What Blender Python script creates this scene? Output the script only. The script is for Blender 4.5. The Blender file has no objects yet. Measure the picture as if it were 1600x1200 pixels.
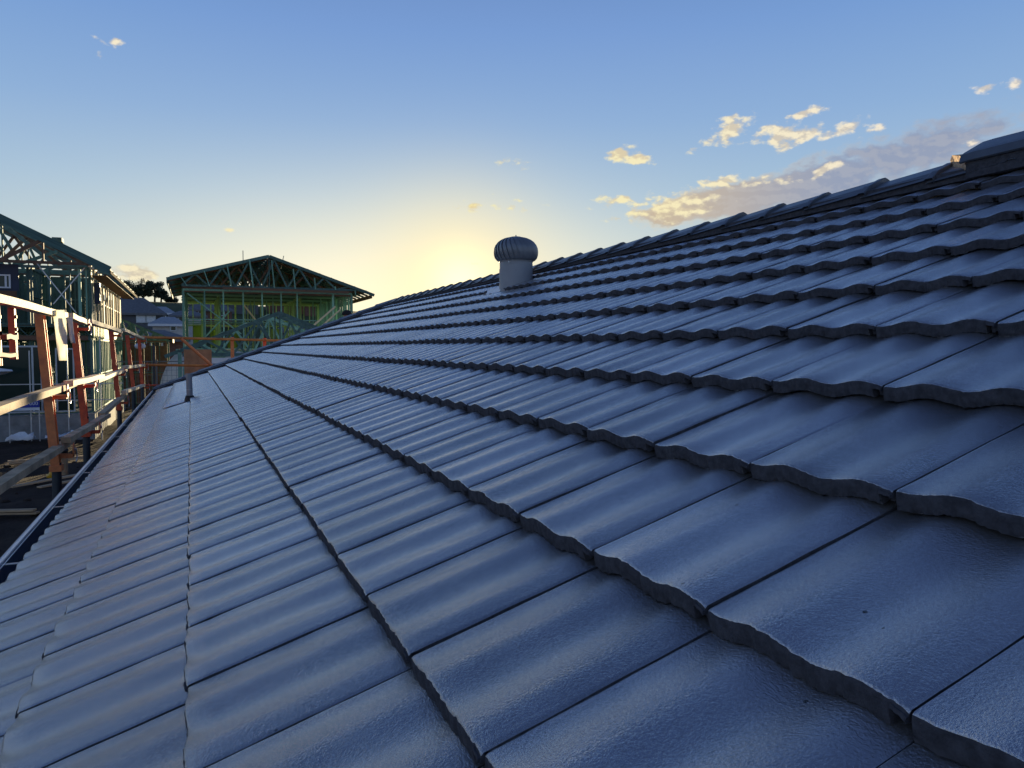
import bpy, bmesh, math, random
from math import sin, cos, tan, pi, radians, degrees, sqrt, atan2
from mathutils import Vector, Matrix, Euler, noise as mnoise

random.seed(7)
SC = bpy.context.scene
COL = SC.collection
EYE = 3.2                      # eye height above the site ground

# ------------------------------------------------------------------ camera
cam_d = bpy.data.cameras.new('camera')
cam = bpy.data.objects.new('camera', cam_d)
COL.objects.link(cam)
SC.camera = cam
CYAW, CPITCH, CROLL = 0.39848, 0.047823, -0.001589
cam_d.sensor_width = 36.0
cam_d.lens = 1189.96 / 1600 * 36
cam_d.clip_start = 0.02
cam_d.clip_end = 9000
Fv = Vector((cos(CYAW)*cos(CPITCH), sin(CYAW)*cos(CPITCH), -sin(CPITCH)))
Rv = Vector((sin(CYAW), -cos(CYAW), 0.0)) * -1.0
# +y lies to the right of the picture: the picture is seen in a frame where x runs away along the eave
# (the scene is built mirrored in y below, through MY, so that the handedness is right)
MY = -1.0
def W(x, y, z):
    """site coordinates: x away along the eave, y to the right (up the roof), z up -> world"""
    return Vector((x, MY*y, z))
fw = W(*Fv)
cam.rotation_euler = fw.to_track_quat('-Z', 'Y').to_euler()
cam.location = (0, 0, EYE)

# ------------------------------------------------------------------ sun and sky
SUN_AZ, SUN_EL = 19.0, 4.7      # degrees from the eave direction towards the right, and above the horizon
sd = Vector((cos(radians(SUN_AZ))*cos(radians(SUN_EL)), MY*sin(radians(SUN_AZ))*cos(radians(SUN_EL)), sin(radians(SUN_EL))))
sun_d = bpy.data.lights.new('sun', 'SUN')
sun_d.energy = 5.0
sun_d.color = (1.0, 0.80, 0.47)
sun_d.angle = radians(0.53)
sun = bpy.data.objects.new('sun', sun_d)
COL.objects.link(sun)
sun.rotation_euler = (-sd).to_track_quat('-Z', 'Y').to_euler()
sun.location = (0, 0, 60)

EXPO = 2.0        # the picture is exposed for the shade: one stop up, sky correspondingly lower
def lin(r, g, b):
    f = lambda c: (c/255/12.92) if c/255 <= .04045 else ((c/255+.055)/1.055)**2.4
    return (f(r), f(g), f(b), 1.0)

class NT:
    def __init__(s, nt): s.nt = nt; s.n = nt.nodes; s.l = nt.links
    def new(s, t, **k):
        n = s.n.new(t)
        for a, v in k.items(): setattr(n, a, v)
        return n
    def put(s, sock, v):
        if hasattr(v, 'is_output') or isinstance(v, bpy.types.NodeSocket): s.l.new(v, sock)
        else: sock.default_value = v
    def math(s, op, a, b=None, c=None, clamp=False):
        n = s.new('ShaderNodeMath', operation=op, use_clamp=clamp)
        s.put(n.inputs[0], a)
        if b is not None: s.put(n.inputs[1], b)
        if c is not None: s.put(n.inputs[2], c)
        return n.outputs[0]
    def vmath(s, op, a, b=None):
        n = s.new('ShaderNodeVectorMath', operation=op)
        s.put(n.inputs[0], a)
        if b is not None: s.put(n.inputs[1], b)
        return n.outputs['Value'] if op in ('DOT_PRODUCT', 'LENGTH') else n.outputs[0]
    def mapr(s, v, a, b, c, d, smooth=False):
        n = s.new('ShaderNodeMapRange')
        if smooth: n.interpolation_type = 'SMOOTHSTEP'
        s.put(n.inputs[0], v)
        for i, q in enumerate((a, b, c, d)): s.put(n.inputs[1+i], q)
        return n.outputs[0]
    def ramp(s, v, stops, interp='LINEAR'):
        n = s.new('ShaderNodeValToRGB'); s.put(n.inputs[0], v)
        e = n.color_ramp.elements; n.color_ramp.interpolation = interp
        while len(e) < len(stops): e.new(0.5)
        for i, (p, c) in enumerate(stops): e[i].position = p; e[i].color = c if len(c) == 4 else (*c, 1)
        return n.outputs[0]
    def mix(s, f, a, b, bt='MIX'):
        n = s.new('ShaderNodeMix', data_type='RGBA', blend_type=bt)
        s.put(n.inputs[0], f); s.put(n.inputs[6], a); s.put(n.inputs[7], b)
        return n.outputs[2]
    def noise(s, vec, scale, detail=4, rough=.55, dim='3D', w=None, dist=0.0):
        n = s.new('ShaderNodeTexNoise', noise_dimensions=dim)
        if vec is not None: s.l.new(vec, n.inputs['Vector'])
        n.inputs['Scale'].default_value = scale; n.inputs['Detail'].default_value = detail
        n.inputs['Roughness'].default_value = rough; n.inputs['Distortion'].default_value = dist
        return n.outputs['Fac']

world = bpy.data.worlds.new('World')
SC.world = world
world.use_nodes = True
w = NT(world.node_tree)
bg = w.n['Background']
geo = w.new('ShaderNodeNewGeometry')
D = w.vmath('SCALE', geo.outputs['Incoming']); D.node.inputs['Scale'].default_value = -1.0
tcw = w.new('ShaderNodeTexCoord')
D = tcw.outputs['Generated']
sep = w.new('ShaderNodeSeparateXYZ'); w.l.new(D, sep.inputs[0])
EL = w.math('MULTIPLY', w.math('ARCSINE', sep.outputs[2]), 180/pi)
AZ = w.math('MULTIPLY', w.math('ARCTAN2', w.math('MULTIPLY', sep.outputs[1], MY), sep.outputs[0]), 180/pi)
GA = w.math('MULTIPLY', w.math('ARCCOSINE', w.math('MINIMUM', w.vmath('DOT_PRODUCT', D, tuple(sd)), .99999)), 180/pi)
# clear evening sky: warm cream at the horizon, blue above
q = lambda d: d/90.0
base = w.ramp(w.math('DIVIDE', w.math('MAXIMUM', EL, 0.0), 90.0), [
    (q(0), lin(216, 212, 188)), (q(3.5), lin(206, 214, 204)), (q(7), lin(187, 207, 214)), (q(11), lin(166, 195, 219)),
    (q(16), lin(142, 177, 219)), (q(22), lin(120, 158, 214)), (q(30), lin(92, 126, 186)), (q(42), lin(62, 86, 138)), (q(60), lin(50, 72, 120)), (q(90), lin(46, 66, 112))])
# the sky turns bluer away from the sun
gfar = w.mapr(GA, 22, 70, 0, 1, True)
lowband = w.mapr(EL, 0, 22, .75, 0.0, True)
base = w.mix(w.math('MULTIPLY', gfar, lowband), base, lin(172, 186, 214))
# warm glow round the low sun, wider than it is high
GX = w.math('MULTIPLY', w.math('SUBTRACT', AZ, 14.0), 1/21.0)
GY = w.math('MULTIPLY', w.math('SUBTRACT', EL, 1.5), 1/9.0)
R2 = w.math('ADD', w.math('MULTIPLY', GX, GX), w.math('MULTIPLY', GY, GY))
glow = w.math('EXPONENT', w.math('MULTIPLY', R2, -1.25))
base = w.mix(w.math('MULTIPLY', glow, 1.0), base, (1.27, 1.13, .78, 1))
glow2 = w.math('EXPONENT', w.math('MULTIPLY', w.math('MULTIPLY', GA, GA), -1/36.0))
base = w.mix(w.math('MULTIPLY', glow2, .7), base, (1.2, .98, .50, 1))
glow3 = w.math('EXPONENT', w.math('MULTIPLY', w.math('MULTIPLY', GA, GA), -1/5.0))
g3 = w.vmath('SCALE', (1.0, .80, .42)); w.l.new(w.math('MULTIPLY', glow3, .6), g3.node.inputs['Scale'])
base = w.vmath('ADD', base, g3)
# clouds: (azimuth, elevation, half width, half height in degrees, tilt, kind, weight)
CL = [(30.74,14.08,1.40,0.60,0,1,1.00),(32.19,13.46,1.39,0.49,0,1,1.00),(38.80,15.23,1.53,1.05,20,1,1.00),(37.04,14.43,1.23,0.37,30,1,0.70),(42.46,14.52,2.53,0.98,0,1,1.00),(46.15,14.57,2.25,0.50,18,1,1.00),(43.49,15.81,1.40,0.40,10,1,0.90),(47.81,14.31,0.78,0.30,10,1,0.60),(30.43,10.72,1.76,0.51,8,1,0.80),(30.77,9.44,0.82,0.28,0,1,0.60),(34.6,10.1,3.3,1.1,4,1,1.0),(38.2,11.7,2.6,.5,6,1,.8),(44.99,12.15,1.02,0.42,15,1,0.80),(19.76,10.45,1.13,0.46,5,1,1.00),(22.85,10.41,1.31,0.40,-5,1,0.40),(23.43,13.47,1.19,0.33,0,1,0.45),(-3.21,4.97,1.93,0.69,-4,1,1.10),(54.29,15.98,0.77,0.37,5,1,0.90),(55.81,15.90,0.50,0.27,10,1,0.60),(-5.30,19.27,0.64,0.23,-10,1,0.50),(-4.19,19.31,0.47,0.41,0,1,0.60),(-5.21,18.45,0.32,0.23,0,1,0.40),(2.54,8.08,0.47,0.22,0,1,0.60),(19.98,6.19,0.72,0.23,8,1,0.50),(53.50,12.83,0.97,0.24,8,1,0.80),(41.66,11.64,1.60,0.37,5,1,0.50),
 (39.0,10.4,6.6,1.5,6,2,1.3),(44.2,11.2,6.4,1.7,9,2,1.15),(50.5,12.6,7.5,1.8,11,2,0.75),(34.5,9.6,3.2,1.0,2,2,1.1),(46.58,12.91,3.48,0.71,5,2,0.50),
 (70,16,6,1.6,5,1,1),(82,12,7,1.8,0,2,1),(-35,14,4,1,0,1,.9),(-60,20,5,1.2,8,1,.8),(150,18,6,1.6,0,1,.8),(-130,22,6,1.4,5,1,.8)]
cv = w.new('ShaderNodeCombineXYZ'); w.l.new(AZ, cv.inputs[0]); w.l.new(EL, cv.inputs[1])
st = w.new('ShaderNodeMapping'); st.inputs['Scale'].default_value = (1, 1.7, 1); w.l.new(cv.outputs[0], st.inputs[0])
cn = w.noise(st.outputs[0], 0.80, 7, .52)
cn2 = w.noise(st.outputs[0], 1.7, 4, .5)
st2 = w.new('ShaderNodeMapping'); st2.inputs['Scale'].default_value = (1, 1.7, 1); st2.inputs['Location'].default_value = (-.22, -.42, 0); w.l.new(cv.outputs[0], st2.inputs[0])
cns = w.noise(st2.outputs[0], 0.80, 5, .52)
CLIGHT = w.mapr(w.math('SUBTRACT', cn, cns), -.07, .09, 0, 1, True)
def field(kind):
    out = None
    for (a, e, ra, re, t, k, wt) in CL:
        if k != kind: continue
        t = radians(t)
        dx = w.math('SUBTRACT', AZ, a); dy = w.math('SUBTRACT', EL, e)
        X = w.math('MULTIPLY_ADD', dx, cos(t)/ra, w.math('MULTIPLY', dy, sin(t)/ra))
        Y = w.math('MULTIPLY_ADD', dy, cos(t)/re, w.math('MULTIPLY', dx, -sin(t)/re))
        r = w.math('SQRT', w.math('ADD', w.math('MULTIPLY', X, X), w.math('MULTIPLY', Y, Y)))
        m = w.math('MULTIPLY', w.math('SUBTRACT', 1.0, r), wt)
        out = m if out is None else w.math('MAXIMUM', out, m)
    return out
f1 = w.math('ADD', field(1), w.math('MULTIPLY', w.math('SUBTRACT', cn, .5), 3.3))
d1 = w.mapr(f1, .05, .75, 0, 1, True)
f2 = w.math('ADD', field(2), w.math('MULTIPLY', w.math('SUBTRACT', cn, .5), 1.25))
d2 = w.mapr(f2, -.05, .50, 0, .95, True)
bank = w.mix(w.mapr(AZ, 33, 47, 0, 1, True), lin(206, 186, 158), lin(150, 160, 184))
bank = w.mix(w.math('MULTIPLY', CLIGHT, .22), bank, lin(205, 200, 196))
edge = w.mapr(d2, .25, .75, .55, 0, True)
bank = w.mix(w.math('MULTIPLY', edge, w.mapr(AZ, 34, 52, 1, .2)), bank, lin(252, 234, 190))
sky = w.mix(d2, base, bank)
warm = w.mapr(GA, 6, 34, 0, 1)
bright = w.mix(warm, lin(255, 242, 176), lin(254, 240, 218))
shadec = w.mix(warm, lin(236, 214, 160), lin(206, 200, 194))
cc = w.mix(CLIGHT, shadec, bright)
sky = w.mix(w.math('MULTIPLY', d1, .95), sky, cc)
low = w.mapr(EL, -1.2, -.2, 0, 1)
sky = w.mix(low, lin(88, 92, 96), sky)
tenx = w.vmath('SCALE', sky); tenx.node.inputs['Scale'].default_value = 9.2/EXPO
nis = w.new('ShaderNodeTexSky', sky_type='NISHITA')
nis.sun_disc = False
nis.sun_elevation = radians(SUN_EL); nis.sun_rotation = radians(90) - atan2(sd.y, sd.x)
nis.dust_density = .4; nis.ozone_density = 3.0; nis.altitude = 200
nisc = w.vmath('MINIMUM', nis.outputs[0], (1.2, 1.5, 2.0))
tot = w.mix(.06, tenx, nisc)
w.l.new(tot, bg.inputs[0])
bg.inputs[1].default_value = 0.108

SC.view_settings.view_transform = 'Standard'
SC.view_settings.look = 'None'
SC.view_settings.exposure = math.log2(EXPO)
SC.view_settings.gamma = 1.0
SC.view_settings.use_curve_mapping = False
SC.cycles.max_bounces = 6
SC.cycles.transparent_max_bounces = 12
SC.cycles.use_denoising = True

# ------------------------------------------------------------------ materials
MATS = {}
def mat(name, base, rough=.6, var=.25, vscale=6, bump=.0, bscale=40, metal=0.0, spec=.5, rvar=0.0, rand=.0, col2=None, translucent=0.0, stretch=None):
    m = bpy.data.materials.new(name); m.use_nodes = True
    t = NT(m.node_tree); b = t.n['Principled BSDF']
    tc = t.new('ShaderNodeTexCoord')
    oi = t.new('ShaderNodeObjectInfo')
    off = t.new('ShaderNodeVectorMath', operation='ADD')
    sc = t.new('ShaderNodeVectorMath', operation='SCALE'); sc.inputs[0].default_value = (31, 17, 23)
    t.l.new(oi.outputs['Random'], sc.inputs['Scale'])
    t.l.new(tc.outputs['Object'], off.inputs[0]); t.l.new(sc.outputs[0], off.inputs[1])
    vec = off.outputs[0]
    if stretch:
        mp = t.new('ShaderNodeMapping'); mp.inputs['Scale'].default_value = stretch; t.l.new(vec, mp.inputs[0]); vec = mp.outputs[0]
    n1 = t.noise(vec, vscale, 5, .6)
    c = (*base, 1)
    c2 = (*col2, 1) if col2 else tuple(min(1, x*(1-var)) for x in base) + (1,)
    c1 = c if col2 else tuple(min(1, x*(1+var)) for x in base) + (1,)
    col = t.mix(t.mapr(n1, .3, .7, 0, 1), c2, c1)
    if rand:
        br = t.mapr(oi.outputs['Random'], 0, 1, 1-rand, 1+rand)
        hv = t.new('ShaderNodeHueSaturation'); t.l.new(br, hv.inputs['Value']); t.l.new(col, hv.inputs['Color']); col = hv.outputs[0]
    t.l.new(col, b.inputs['Base Color'])
    b.inputs['Roughness'].default_value = rough
    if rvar: t.l.new(t.mapr(t.noise(vec, vscale*2.3, 4), .3, .7, rough-rvar, rough+rvar), b.inputs['Roughness'])
    b.inputs['Metallic'].default_value = metal
    b.inputs['Specular IOR Level'].default_value = spec
    if translucent:
        tr = t.new('ShaderNodeBsdfTranslucent'); t.l.new(col, tr.inputs[0])
        mx = t.new('ShaderNodeMixShader'); mx.inputs[0].default_value = translucent
        t.l.new(b.outputs[0], mx.inputs[1]); t.l.new(tr.outputs[0], mx.inputs[2])
        t.l.new(mx.outputs[0], t.n['Material Output'].inputs[0])
    if bump:
        bn = t.new('ShaderNodeBump'); bn.inputs['Strength'].default_value = 1; bn.inputs['Distance'].default_value = bump
        t.l.new(t.noise(vec, bscale, 4, .6), bn.inputs['Height']); t.l.new(bn.outputs[0], b.inputs['Normal'])
    MATS[name] = m
    return m

def tile_material():
    m = bpy.data.materials.new('glazed_tile'); m.use_nodes = True
    t = NT(m.node_tree); b = t.n['Principled BSDF']
    tc = t.new('ShaderNodeTexCoord'); oi = t.new('ShaderNodeObjectInfo')
    off = t.new('ShaderNodeVectorMath', operation='ADD')
    sc = t.new('ShaderNodeVectorMath', operation='SCALE'); sc.inputs[0].default_value = (31, 17, 23)
    t.l.new(oi.outputs['Random'], sc.inputs['Scale'])
    t.l.new(tc.outputs['Object'], off.inputs[0]); t.l.new(sc.outputs[0], off.inputs[1])
    v = off.outputs[0]
    big = t.noise(v, 5, 4, .6)
    col = t.mix(t.mapr(big, .3, .7, 0, 1), (.37, .345, .34, 1), (.46, .43, .425, 1))
    grain = t.noise(v, 230, 3, .7)
    col = t.mix(t.mapr(grain, .45, .75, 0, .35), col, (.62, .62, .62, 1))
    # specks of grit and pin holes in the coat
    vo = t.new('ShaderNodeTexVoronoi'); vo.inputs['Scale'].default_value = 26; t.l.new(v, vo.inputs['Vector'])
    pick = t.math('GREATER_THAN', t.noise(v, 9, 2), .60)
    speck = t.math('MULTIPLY', t.math('LESS_THAN', vo.outputs['Distance'], .075), pick)
    col = t.mix(speck, col, (.018, .018, .02, 1))
    # pale dust that gathered in a few places
    du = t.mapr(t.noise(v, 11, 5, .7), .62, .82, 0, .16)
    col = t.mix(du, col, (.20, .19, .18, 1))
    hv = t.new('ShaderNodeHueSaturation'); t.l.new(t.mapr(oi.outputs['Random'], 0, 1, .80, 1.2), hv.inputs['Value']); t.l.new(col, hv.inputs['Color'])
    t.l.new(hv.outputs[0], b.inputs['Base Color'])
    t.l.new(t.mapr(t.noise(v, 34, 4, .6), .3, .7, .19, .25), b.inputs['Roughness'])
    b.inputs['Specular IOR Level'].default_value = .5
    b.inputs['IOR'].default_value = 1.6; b.inputs['Metallic'].default_value = .76
    t.l.new(t.mapr(t.noise(v, 330, 3, .7), .36, .56, .15, 1.0), b.inputs['Coat Weight']); b.inputs['Coat Roughness'].default_value = .13; b.inputs['Coat IOR'].default_value = 2.3
    h1 = t.noise(v, 290, 3, .7); h2 = t.noise(v, 110, 2, .5); h3 = t.noise(v, 16, 2, .5)
    hh = t.math('ADD', t.math('MULTIPLY', h1, 1.1), t.math('ADD', t.math('MULTIPLY', h2, .45), t.math('MULTIPLY', h3, .5)))
    hh = t.math('SUBTRACT', hh, t.math('MULTIPLY', speck, .8))
    bn = t.new('ShaderNodeBump'); bn.inputs['Strength'].default_value = 1.0; bn.inputs['Distance'].default_value = .00135
    t.l.new(hh, bn.inputs['Height']); t.l.new(bn.outputs[0], b.inputs['Normal']); t.l.new(bn.outputs[0], b.inputs['Coat Normal'])
    return m
M_TILE = tile_material()
M_NOSE = mat('cut_concrete', (.07, .068, .078), .9, .35, 60, .0022, 160, spec=.2)
M_CRUST = mat('paint_crust', (.15, .15, .16), .85, .8, 140, .001, 200, spec=.2)
M_CAP = mat('cap_coating', (.10, .11, .13), .38, .2, 8, .0012, 120, spec=.5, rand=.1)
M_MORTAR = mat('mortar', (.55, .38, .25), .95, .3, 30, .004, 90, spec=.1)
M_GUT = mat('gutter_steel', (.035, .075, .15), .35, .1, 3, spec=.5)
M_GUTLIP = mat('gutter_lip', (.80, .81, .83), .30, .1, 3, metal=.25)  # pale colour stands in for the sky reflected along the lip
M_STRAP = mat('galvanised_strap', (.5, .52, .55), .35, .1, 10, metal=.7)
M_VENT = mat('vent_paint', (.34, .34, .35), .45, .1, 4, spec=.4)
M_VENTD = mat('vane_metal', (.20, .21, .23), .40, .15, 6, metal=.25)
M_LEAD = mat('bright_flashing', (.90, .90, .90), .45, .1, 30, .002, 28, metal=.0)
M_PIPE = mat('grey_pipe', (.26, .27, .28), .5, .1, 10)
M_RUB = mat('black_rubber', (.015, .015, .016), .6, .2, 20)
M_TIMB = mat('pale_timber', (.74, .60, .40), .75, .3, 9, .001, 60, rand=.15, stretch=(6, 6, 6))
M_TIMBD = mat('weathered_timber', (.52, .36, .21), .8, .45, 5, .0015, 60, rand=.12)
M_ORED = mat('red_oxide_paint', (.90, .13, .035), .55, .3, 12, .0006, 90, col2=(.50, .06, .025), rand=.1)
M_OORG = mat('worn_orange_paint', (.92, .29, .085), .6, .3, 12, .0006, 90, col2=(.58, .16, .06), rand=.1)
M_ORAIL = mat('orange_rail_paint', (.80, .30, .07), .6, .3, 6, col2=(.46, .14, .03))
M_TUBE = mat('dark_galvanised_tube', (.045, .055, .065), .5, .2, 8, metal=.3)
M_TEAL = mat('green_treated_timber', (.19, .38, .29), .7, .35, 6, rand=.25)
M_TEALD = mat('shaded_green_timber', (.085, .165, .145), .75, .35, 6, rand=.25)  # same green timber, shade put into the colour for interiors and trusses
M_LIME = mat('sunlit_green_timber', (.28, .40, .17), .7, .3, 6, rand=.2)  # same green timber, low sunlight painted in as yellow-green
M_BROWNT = mat('brown_engineered_timber', (.16, .085, .05), .75, .35, 4, rand=.15)
M_WRAP = mat('lime_glow_sheet', (.15, .22, .05), .7, .4, 1.5, translucent=.4)
M_MATTF = mat('matt_brown_fascia', (.06, .045, .035), .95, .3, 3, spec=.08)
M_NAVY = mat('navy_wall_wrap', (.016, .026, .06), .5, .3, 2)
M_ALU = mat('window_aluminium', (.42, .47, .52), .35, .1, 6, metal=.4)
M_GLASS = mat('window_glass', (.022, .04, .032), .12, .1, 3, spec=.35)
M_WHITE = mat('white_sheet', (.72, .73, .75), .55, .1, 6)
M_CONC = mat('slab_concrete', (.27, .27, .27), .9, .25, 3, .004, 30)
M_BLUE = mat('sign_blue', (.02, .04, .33), .5, .05, 4)
M_YEL = mat('yellow_plastic', (.65, .36, .02), .5, .1, 6)
M_PLY = mat('brown_plywood', (.42, .21, .10), .75, .25, 5, .001, 40)
M_WIRE = mat('fence_wire', (.16, .16, .16), .5, .1, 6, metal=.5)
M_SAND = mat('pale_sand', (.66, .58, .46), .95, .25, 1.2, .03, 12)
M_FROOF = mat('slate_grey_roof', (.17, .17, .175), .75, .2, 3, spec=.2)
M_FROOF2 = mat('pale_grey_roof', (.33, .34, .36), .7, .2, 3, spec=.2)
M_FWALL = mat('dark_render', (.10, .105, .115), .8, .2, 2)
M_FWALLL = mat('pale_render', (.52, .50, .48), .8, .15, 2)
M_BRICK = mat('red_brown_brick', (.17, .085, .06), .85, .3, 6)
M_LEAF = mat('evergreen_leaf', (.030, .048, .022), .7, .5, .8)
M_BARK = mat('dark_bark', (.05, .04, .03), .9, .3, 5)
M_CLOTH = mat('dark_work_shirt', (.02, .024, .035), .8, .2, 10)
M_SKIN = mat('tanned_skin', (.36, .20, .13), .55, .1, 10)
M_HAT = mat('black_hat_felt', (.012, .012, .014), .85, .1, 10)

def ground_material():
    m = bpy.data.materials.new('site_soil'); m.use_nodes = True
    t = NT(m.node_tree); b = t.n['Principled BSDF']
    g = t.new('ShaderNodeNewGeometry'); P = g.outputs['Position']
    s = t.new('ShaderNodeSeparateXYZ'); t.l.new(P, s.inputs[0])
    soil = t.mix(t.mapr(t.noise(P, .7, 8, .65), .35, .65, 0, 1), (.030, .021, .016, 1), (.085, .060, .045, 1))
    grass = t.mix(t.mapr(t.noise(P, .05, 6, .6), .35, .65, 0, 1), (.040, .062, .022, 1), (.075, .090, .035, 1))
    far = t.mapr(s.outputs[0], 95, 125, 0, 1, True)
    t.l.new(t.mix(far, soil, grass), b.inputs['Base Color'])
    b.inputs['Roughness'].default_value = .95; b.inputs['Specular IOR Level'].default_value = .2
    bn = t.new('ShaderNodeBump'); bn.inputs['Distance'].default_value = .07
    t.l.new(t.noise(P, 6, 8, .7), bn.inputs['Height']); t.l.new(bn.outputs[0], b.inputs['Normal'])
    return m
M_SOIL = ground_material()

# ------------------------------------------------------------------ object helpers
def tag(o, label=None, cat=None, group=None, kind=None):
    if label: o['label'] = label
    if cat: o['category'] = cat
    if group: o['group'] = group
    if kind: o['kind'] = kind
    return o
def empty(name, loc, label, cat, group=None):
    o = bpy.data.objects.new(name, None); COL.objects.link(o)
    o.location = W(*loc); o.empty_display_size = .2
    return tag(o, label, cat, group)
def attach(o, parent):
    if parent is not None:
        o.parent = parent
        o.matrix_parent_inverse = world_of(parent).inverted()
WM = {}
def world_of(o):
    m = o.matrix_basis.copy()
    if o.parent: m = world_of(o.parent) @ o.matrix_parent_inverse @ m
    return m
CUBES = {}
def cube_mesh(m):
    if m.name not in CUBES:
        me = bpy.data.meshes.new('beam_' + m.name)
        v = [(x, y, z) for x in (-.5, .5) for y in (-.5, .5) for z in (-.5, .5)]
        f = [(0, 1, 3, 2), (4, 6, 7, 5), (0, 4, 5, 1), (2, 3, 7, 6), (0, 2, 6, 4), (1, 5, 7, 3)]
        me.from_pydata(v, [], f); me.materials.append(m); me.update()
        CUBES[m.name] = me
    return CUBES[m.name]
def beam_matrix(p0, p1, wd, dp, up=(0, 0, 1)):
    p0, p1 = W(*p0), W(*p1)
    d = p1 - p0; L = d.length; x = d.normalized()
    u = Vector((up[0], MY*up[1], up[2]))
    if abs(x.dot(u)) > .98: u = Vector((1, 0, 0))
    y = u.cross(x).normalized(); z = x.cross(y)
    M = Matrix((x*L, y*wd, z*dp)).transposed().to_4x4()
    M.translation = (p0+p1)/2
    return M
def beam(name, p0, p1, wd, dp, m, parent, up=(0, 0, 1)):
    """one straight stick: wd sideways, dp along up"""
    o = bpy.data.objects.new(name, cube_mesh(m)); COL.objects.link(o)
    o.matrix_basis = beam_matrix(p0, p1, wd, dp, up)
    attach(o, parent)
    return o
class MB:
    """collects shapes in site coordinates and links them as one mesh"""
    def __init__(s): s.v = []; s.f = []; s.mi = []
    def beam(s, p0, p1, wd, dp, up=(0, 0, 1), mi=0):
        M = beam_matrix(p0, p1, wd, dp, up); n = len(s.v)
        for x in (-.5, .5):
            for y in (-.5, .5):
                for z in (-.5, .5): s.v.append(M @ Vector((x, y, z)))
        for f in ((0, 1, 3, 2), (4, 6, 7, 5), (0, 4, 5, 1), (2, 3, 7, 6), (0, 2, 6, 4), (1, 5, 7, 3)):
            s.f.append(tuple(n+i for i in f)); s.mi.append(mi)
    def box(s, a, b, mi=0):
        s.beam((a[0], (a[1]+b[1])/2, (a[2]+b[2])/2), (b[0], (a[1]+b[1])/2, (a[2]+b[2])/2), abs(b[1]-a[1]), abs(b[2]-a[2]), mi=mi)
    def poly(s, pts, mi=0):
        n = len(s.v); s.v += [W(*p) for p in pts]; s.f.append(tuple(range(n, n+len(pts)))); s.mi.append(mi)
    def grid(s, rows, mi=0, close=False):
        n = len(s.v); c = len(rows[0])
        for r in rows: s.v += [W(*p) for p in r]
        for i in range(len(rows)-1):
            for j in range(c if close else c-1):
                k = (j+1) % c
                s.f.append((n+i*c+j, n+i*c+k, n+(i+1)*c+k, n+(i+1)*c+j)); s.mi.append(mi)
    def tube(s, p0, p1, r, seg=12, r2=None, mi=0, caps=True):
        a, b = Vector(p0), Vector(p1); d = (b-a).normalized()
        u = d.orthogonal().normalized(); v = d.cross(u); r2 = r if r2 is None else r2
        ring = lambda c, q: [tuple(c + u*q*cos(2*pi*i/seg) + v*q*sin(2*pi*i/seg)) for i in range(seg)]
        s.grid([ring(a, r), ring(b, r2)], mi, True)
        if caps: s.poly(ring(a, r)[::-1], mi); s.poly(ring(b, r2), mi)
    def build(s, name, mats, parent=None, smooth=False, solidify=0):
        me = bpy.data.meshes.new(name); me.from_pydata([tuple(v) for v in s.v], [], s.f)
        for m in (mats if isinstance(mats, (list, tuple)) else [mats]): me.materials.append(m)
        for p, i in zip(me.polygons, s.mi): p.material_index = i; p.use_smooth = smooth
        bm = bmesh.new(); bm.from_mesh(me); bmesh.ops.recalc_face_normals(bm, faces=bm.faces); bm.to_mesh(me); bm.free()
        if len(s.v):
            c = sum((Vector(v) for v in me.vertices and [x.co for x in me.vertices]), Vector())/len(me.vertices)
            me.transform(Matrix.Translation(-c))
        else: c = Vector()
        o = bpy.data.objects.new(name, me); COL.objects.link(o); o.location = c
        if smooth:
            try: me.set_sharp_from_angle(angle=radians(40))
            except Exception: pass
        if solidify:
            md = o.modifiers.new('thickness', 'SOLIDIFY'); md.thickness = solidify
        attach(o, parent)
        return o

# ------------------------------------------------------------------ ground: one sheet to the horizon, rising to a hill
def ground_z(x, y):
    t = max(0, min(1, (x-85)/165)); t = t*t*(3-2*t)
    yy = max(0, min(1, (y+10-x*.02)/120)); side = 1 - yy*yy*.6
    h = 16.5*t*side
    h += t*1.5*mnoise.noise(Vector((x*.012, y*.012, 0)))
    if x > 260: h += (x-260)*.004
    near = max(0, 1-abs(x)/90)*(.16*mnoise.noise(Vector((x*.5, y*.5, 1)))+.06*mnoise.noise(Vector((x*1.9, y*1.9, 3))))
    return h + near
def axis(lo, hi, a, b, fine, n):
    out = []; x = a
    while x < b: out.append(x); x += fine
    out.append(b)
    k = 1.0; step = fine; x = b
    while x < hi: step *= 1.16; x += step; out.append(min(x, hi))
    x = a; step = fine
    while x > lo: step *= 1.16; x -= step; out.insert(0, max(x, lo))
    return out
gx = axis(-600, 5000, -4, 60, .55, 0); gy = axis(-3000, 3000, -22, 14, .55, 0)
g = MB(); g.grid([[(x, y, ground_z(x, y)) for y in gy] for x in gx])
tag(g.build('ground', M_SOIL, smooth=True), kind='structure')

# ------------------------------------------------------------------ the tiled roof
RP_ANG, H_PERP, V0, GA_ = 0.3930183, 0.5283051, 0.0913692, 0.3329562
sS, nS = Vector((0, cos(RP_ANG), sin(RP_ANG))), Vector((0, -sin(RP_ANG), cos(RP_ANG)))
def RP(u, row, off=0.0):
    p = Vector((u, 0, 0)) + sS*(V0+(row-3)*GA_) + nS*(off-H_PERP)
    return (p.x, p.y, p.z + EYE)
PH = [.72, .72, .70, .618, .614, .570, .543, .516, .46, .44, .42, .40, .385, .37]
ROW_R = 12.75                       # where the two slopes meet
U_C = 17.0                          # far corner of the eave
PC = RP(U_C, -.15)
PR = RP(U_C - (ROW_R+.15)*GA_*cos(RP_ANG), ROW_R)
def hip_u(row): return U_C - (row+.15)*GA_*cos(RP_ANG)

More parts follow.
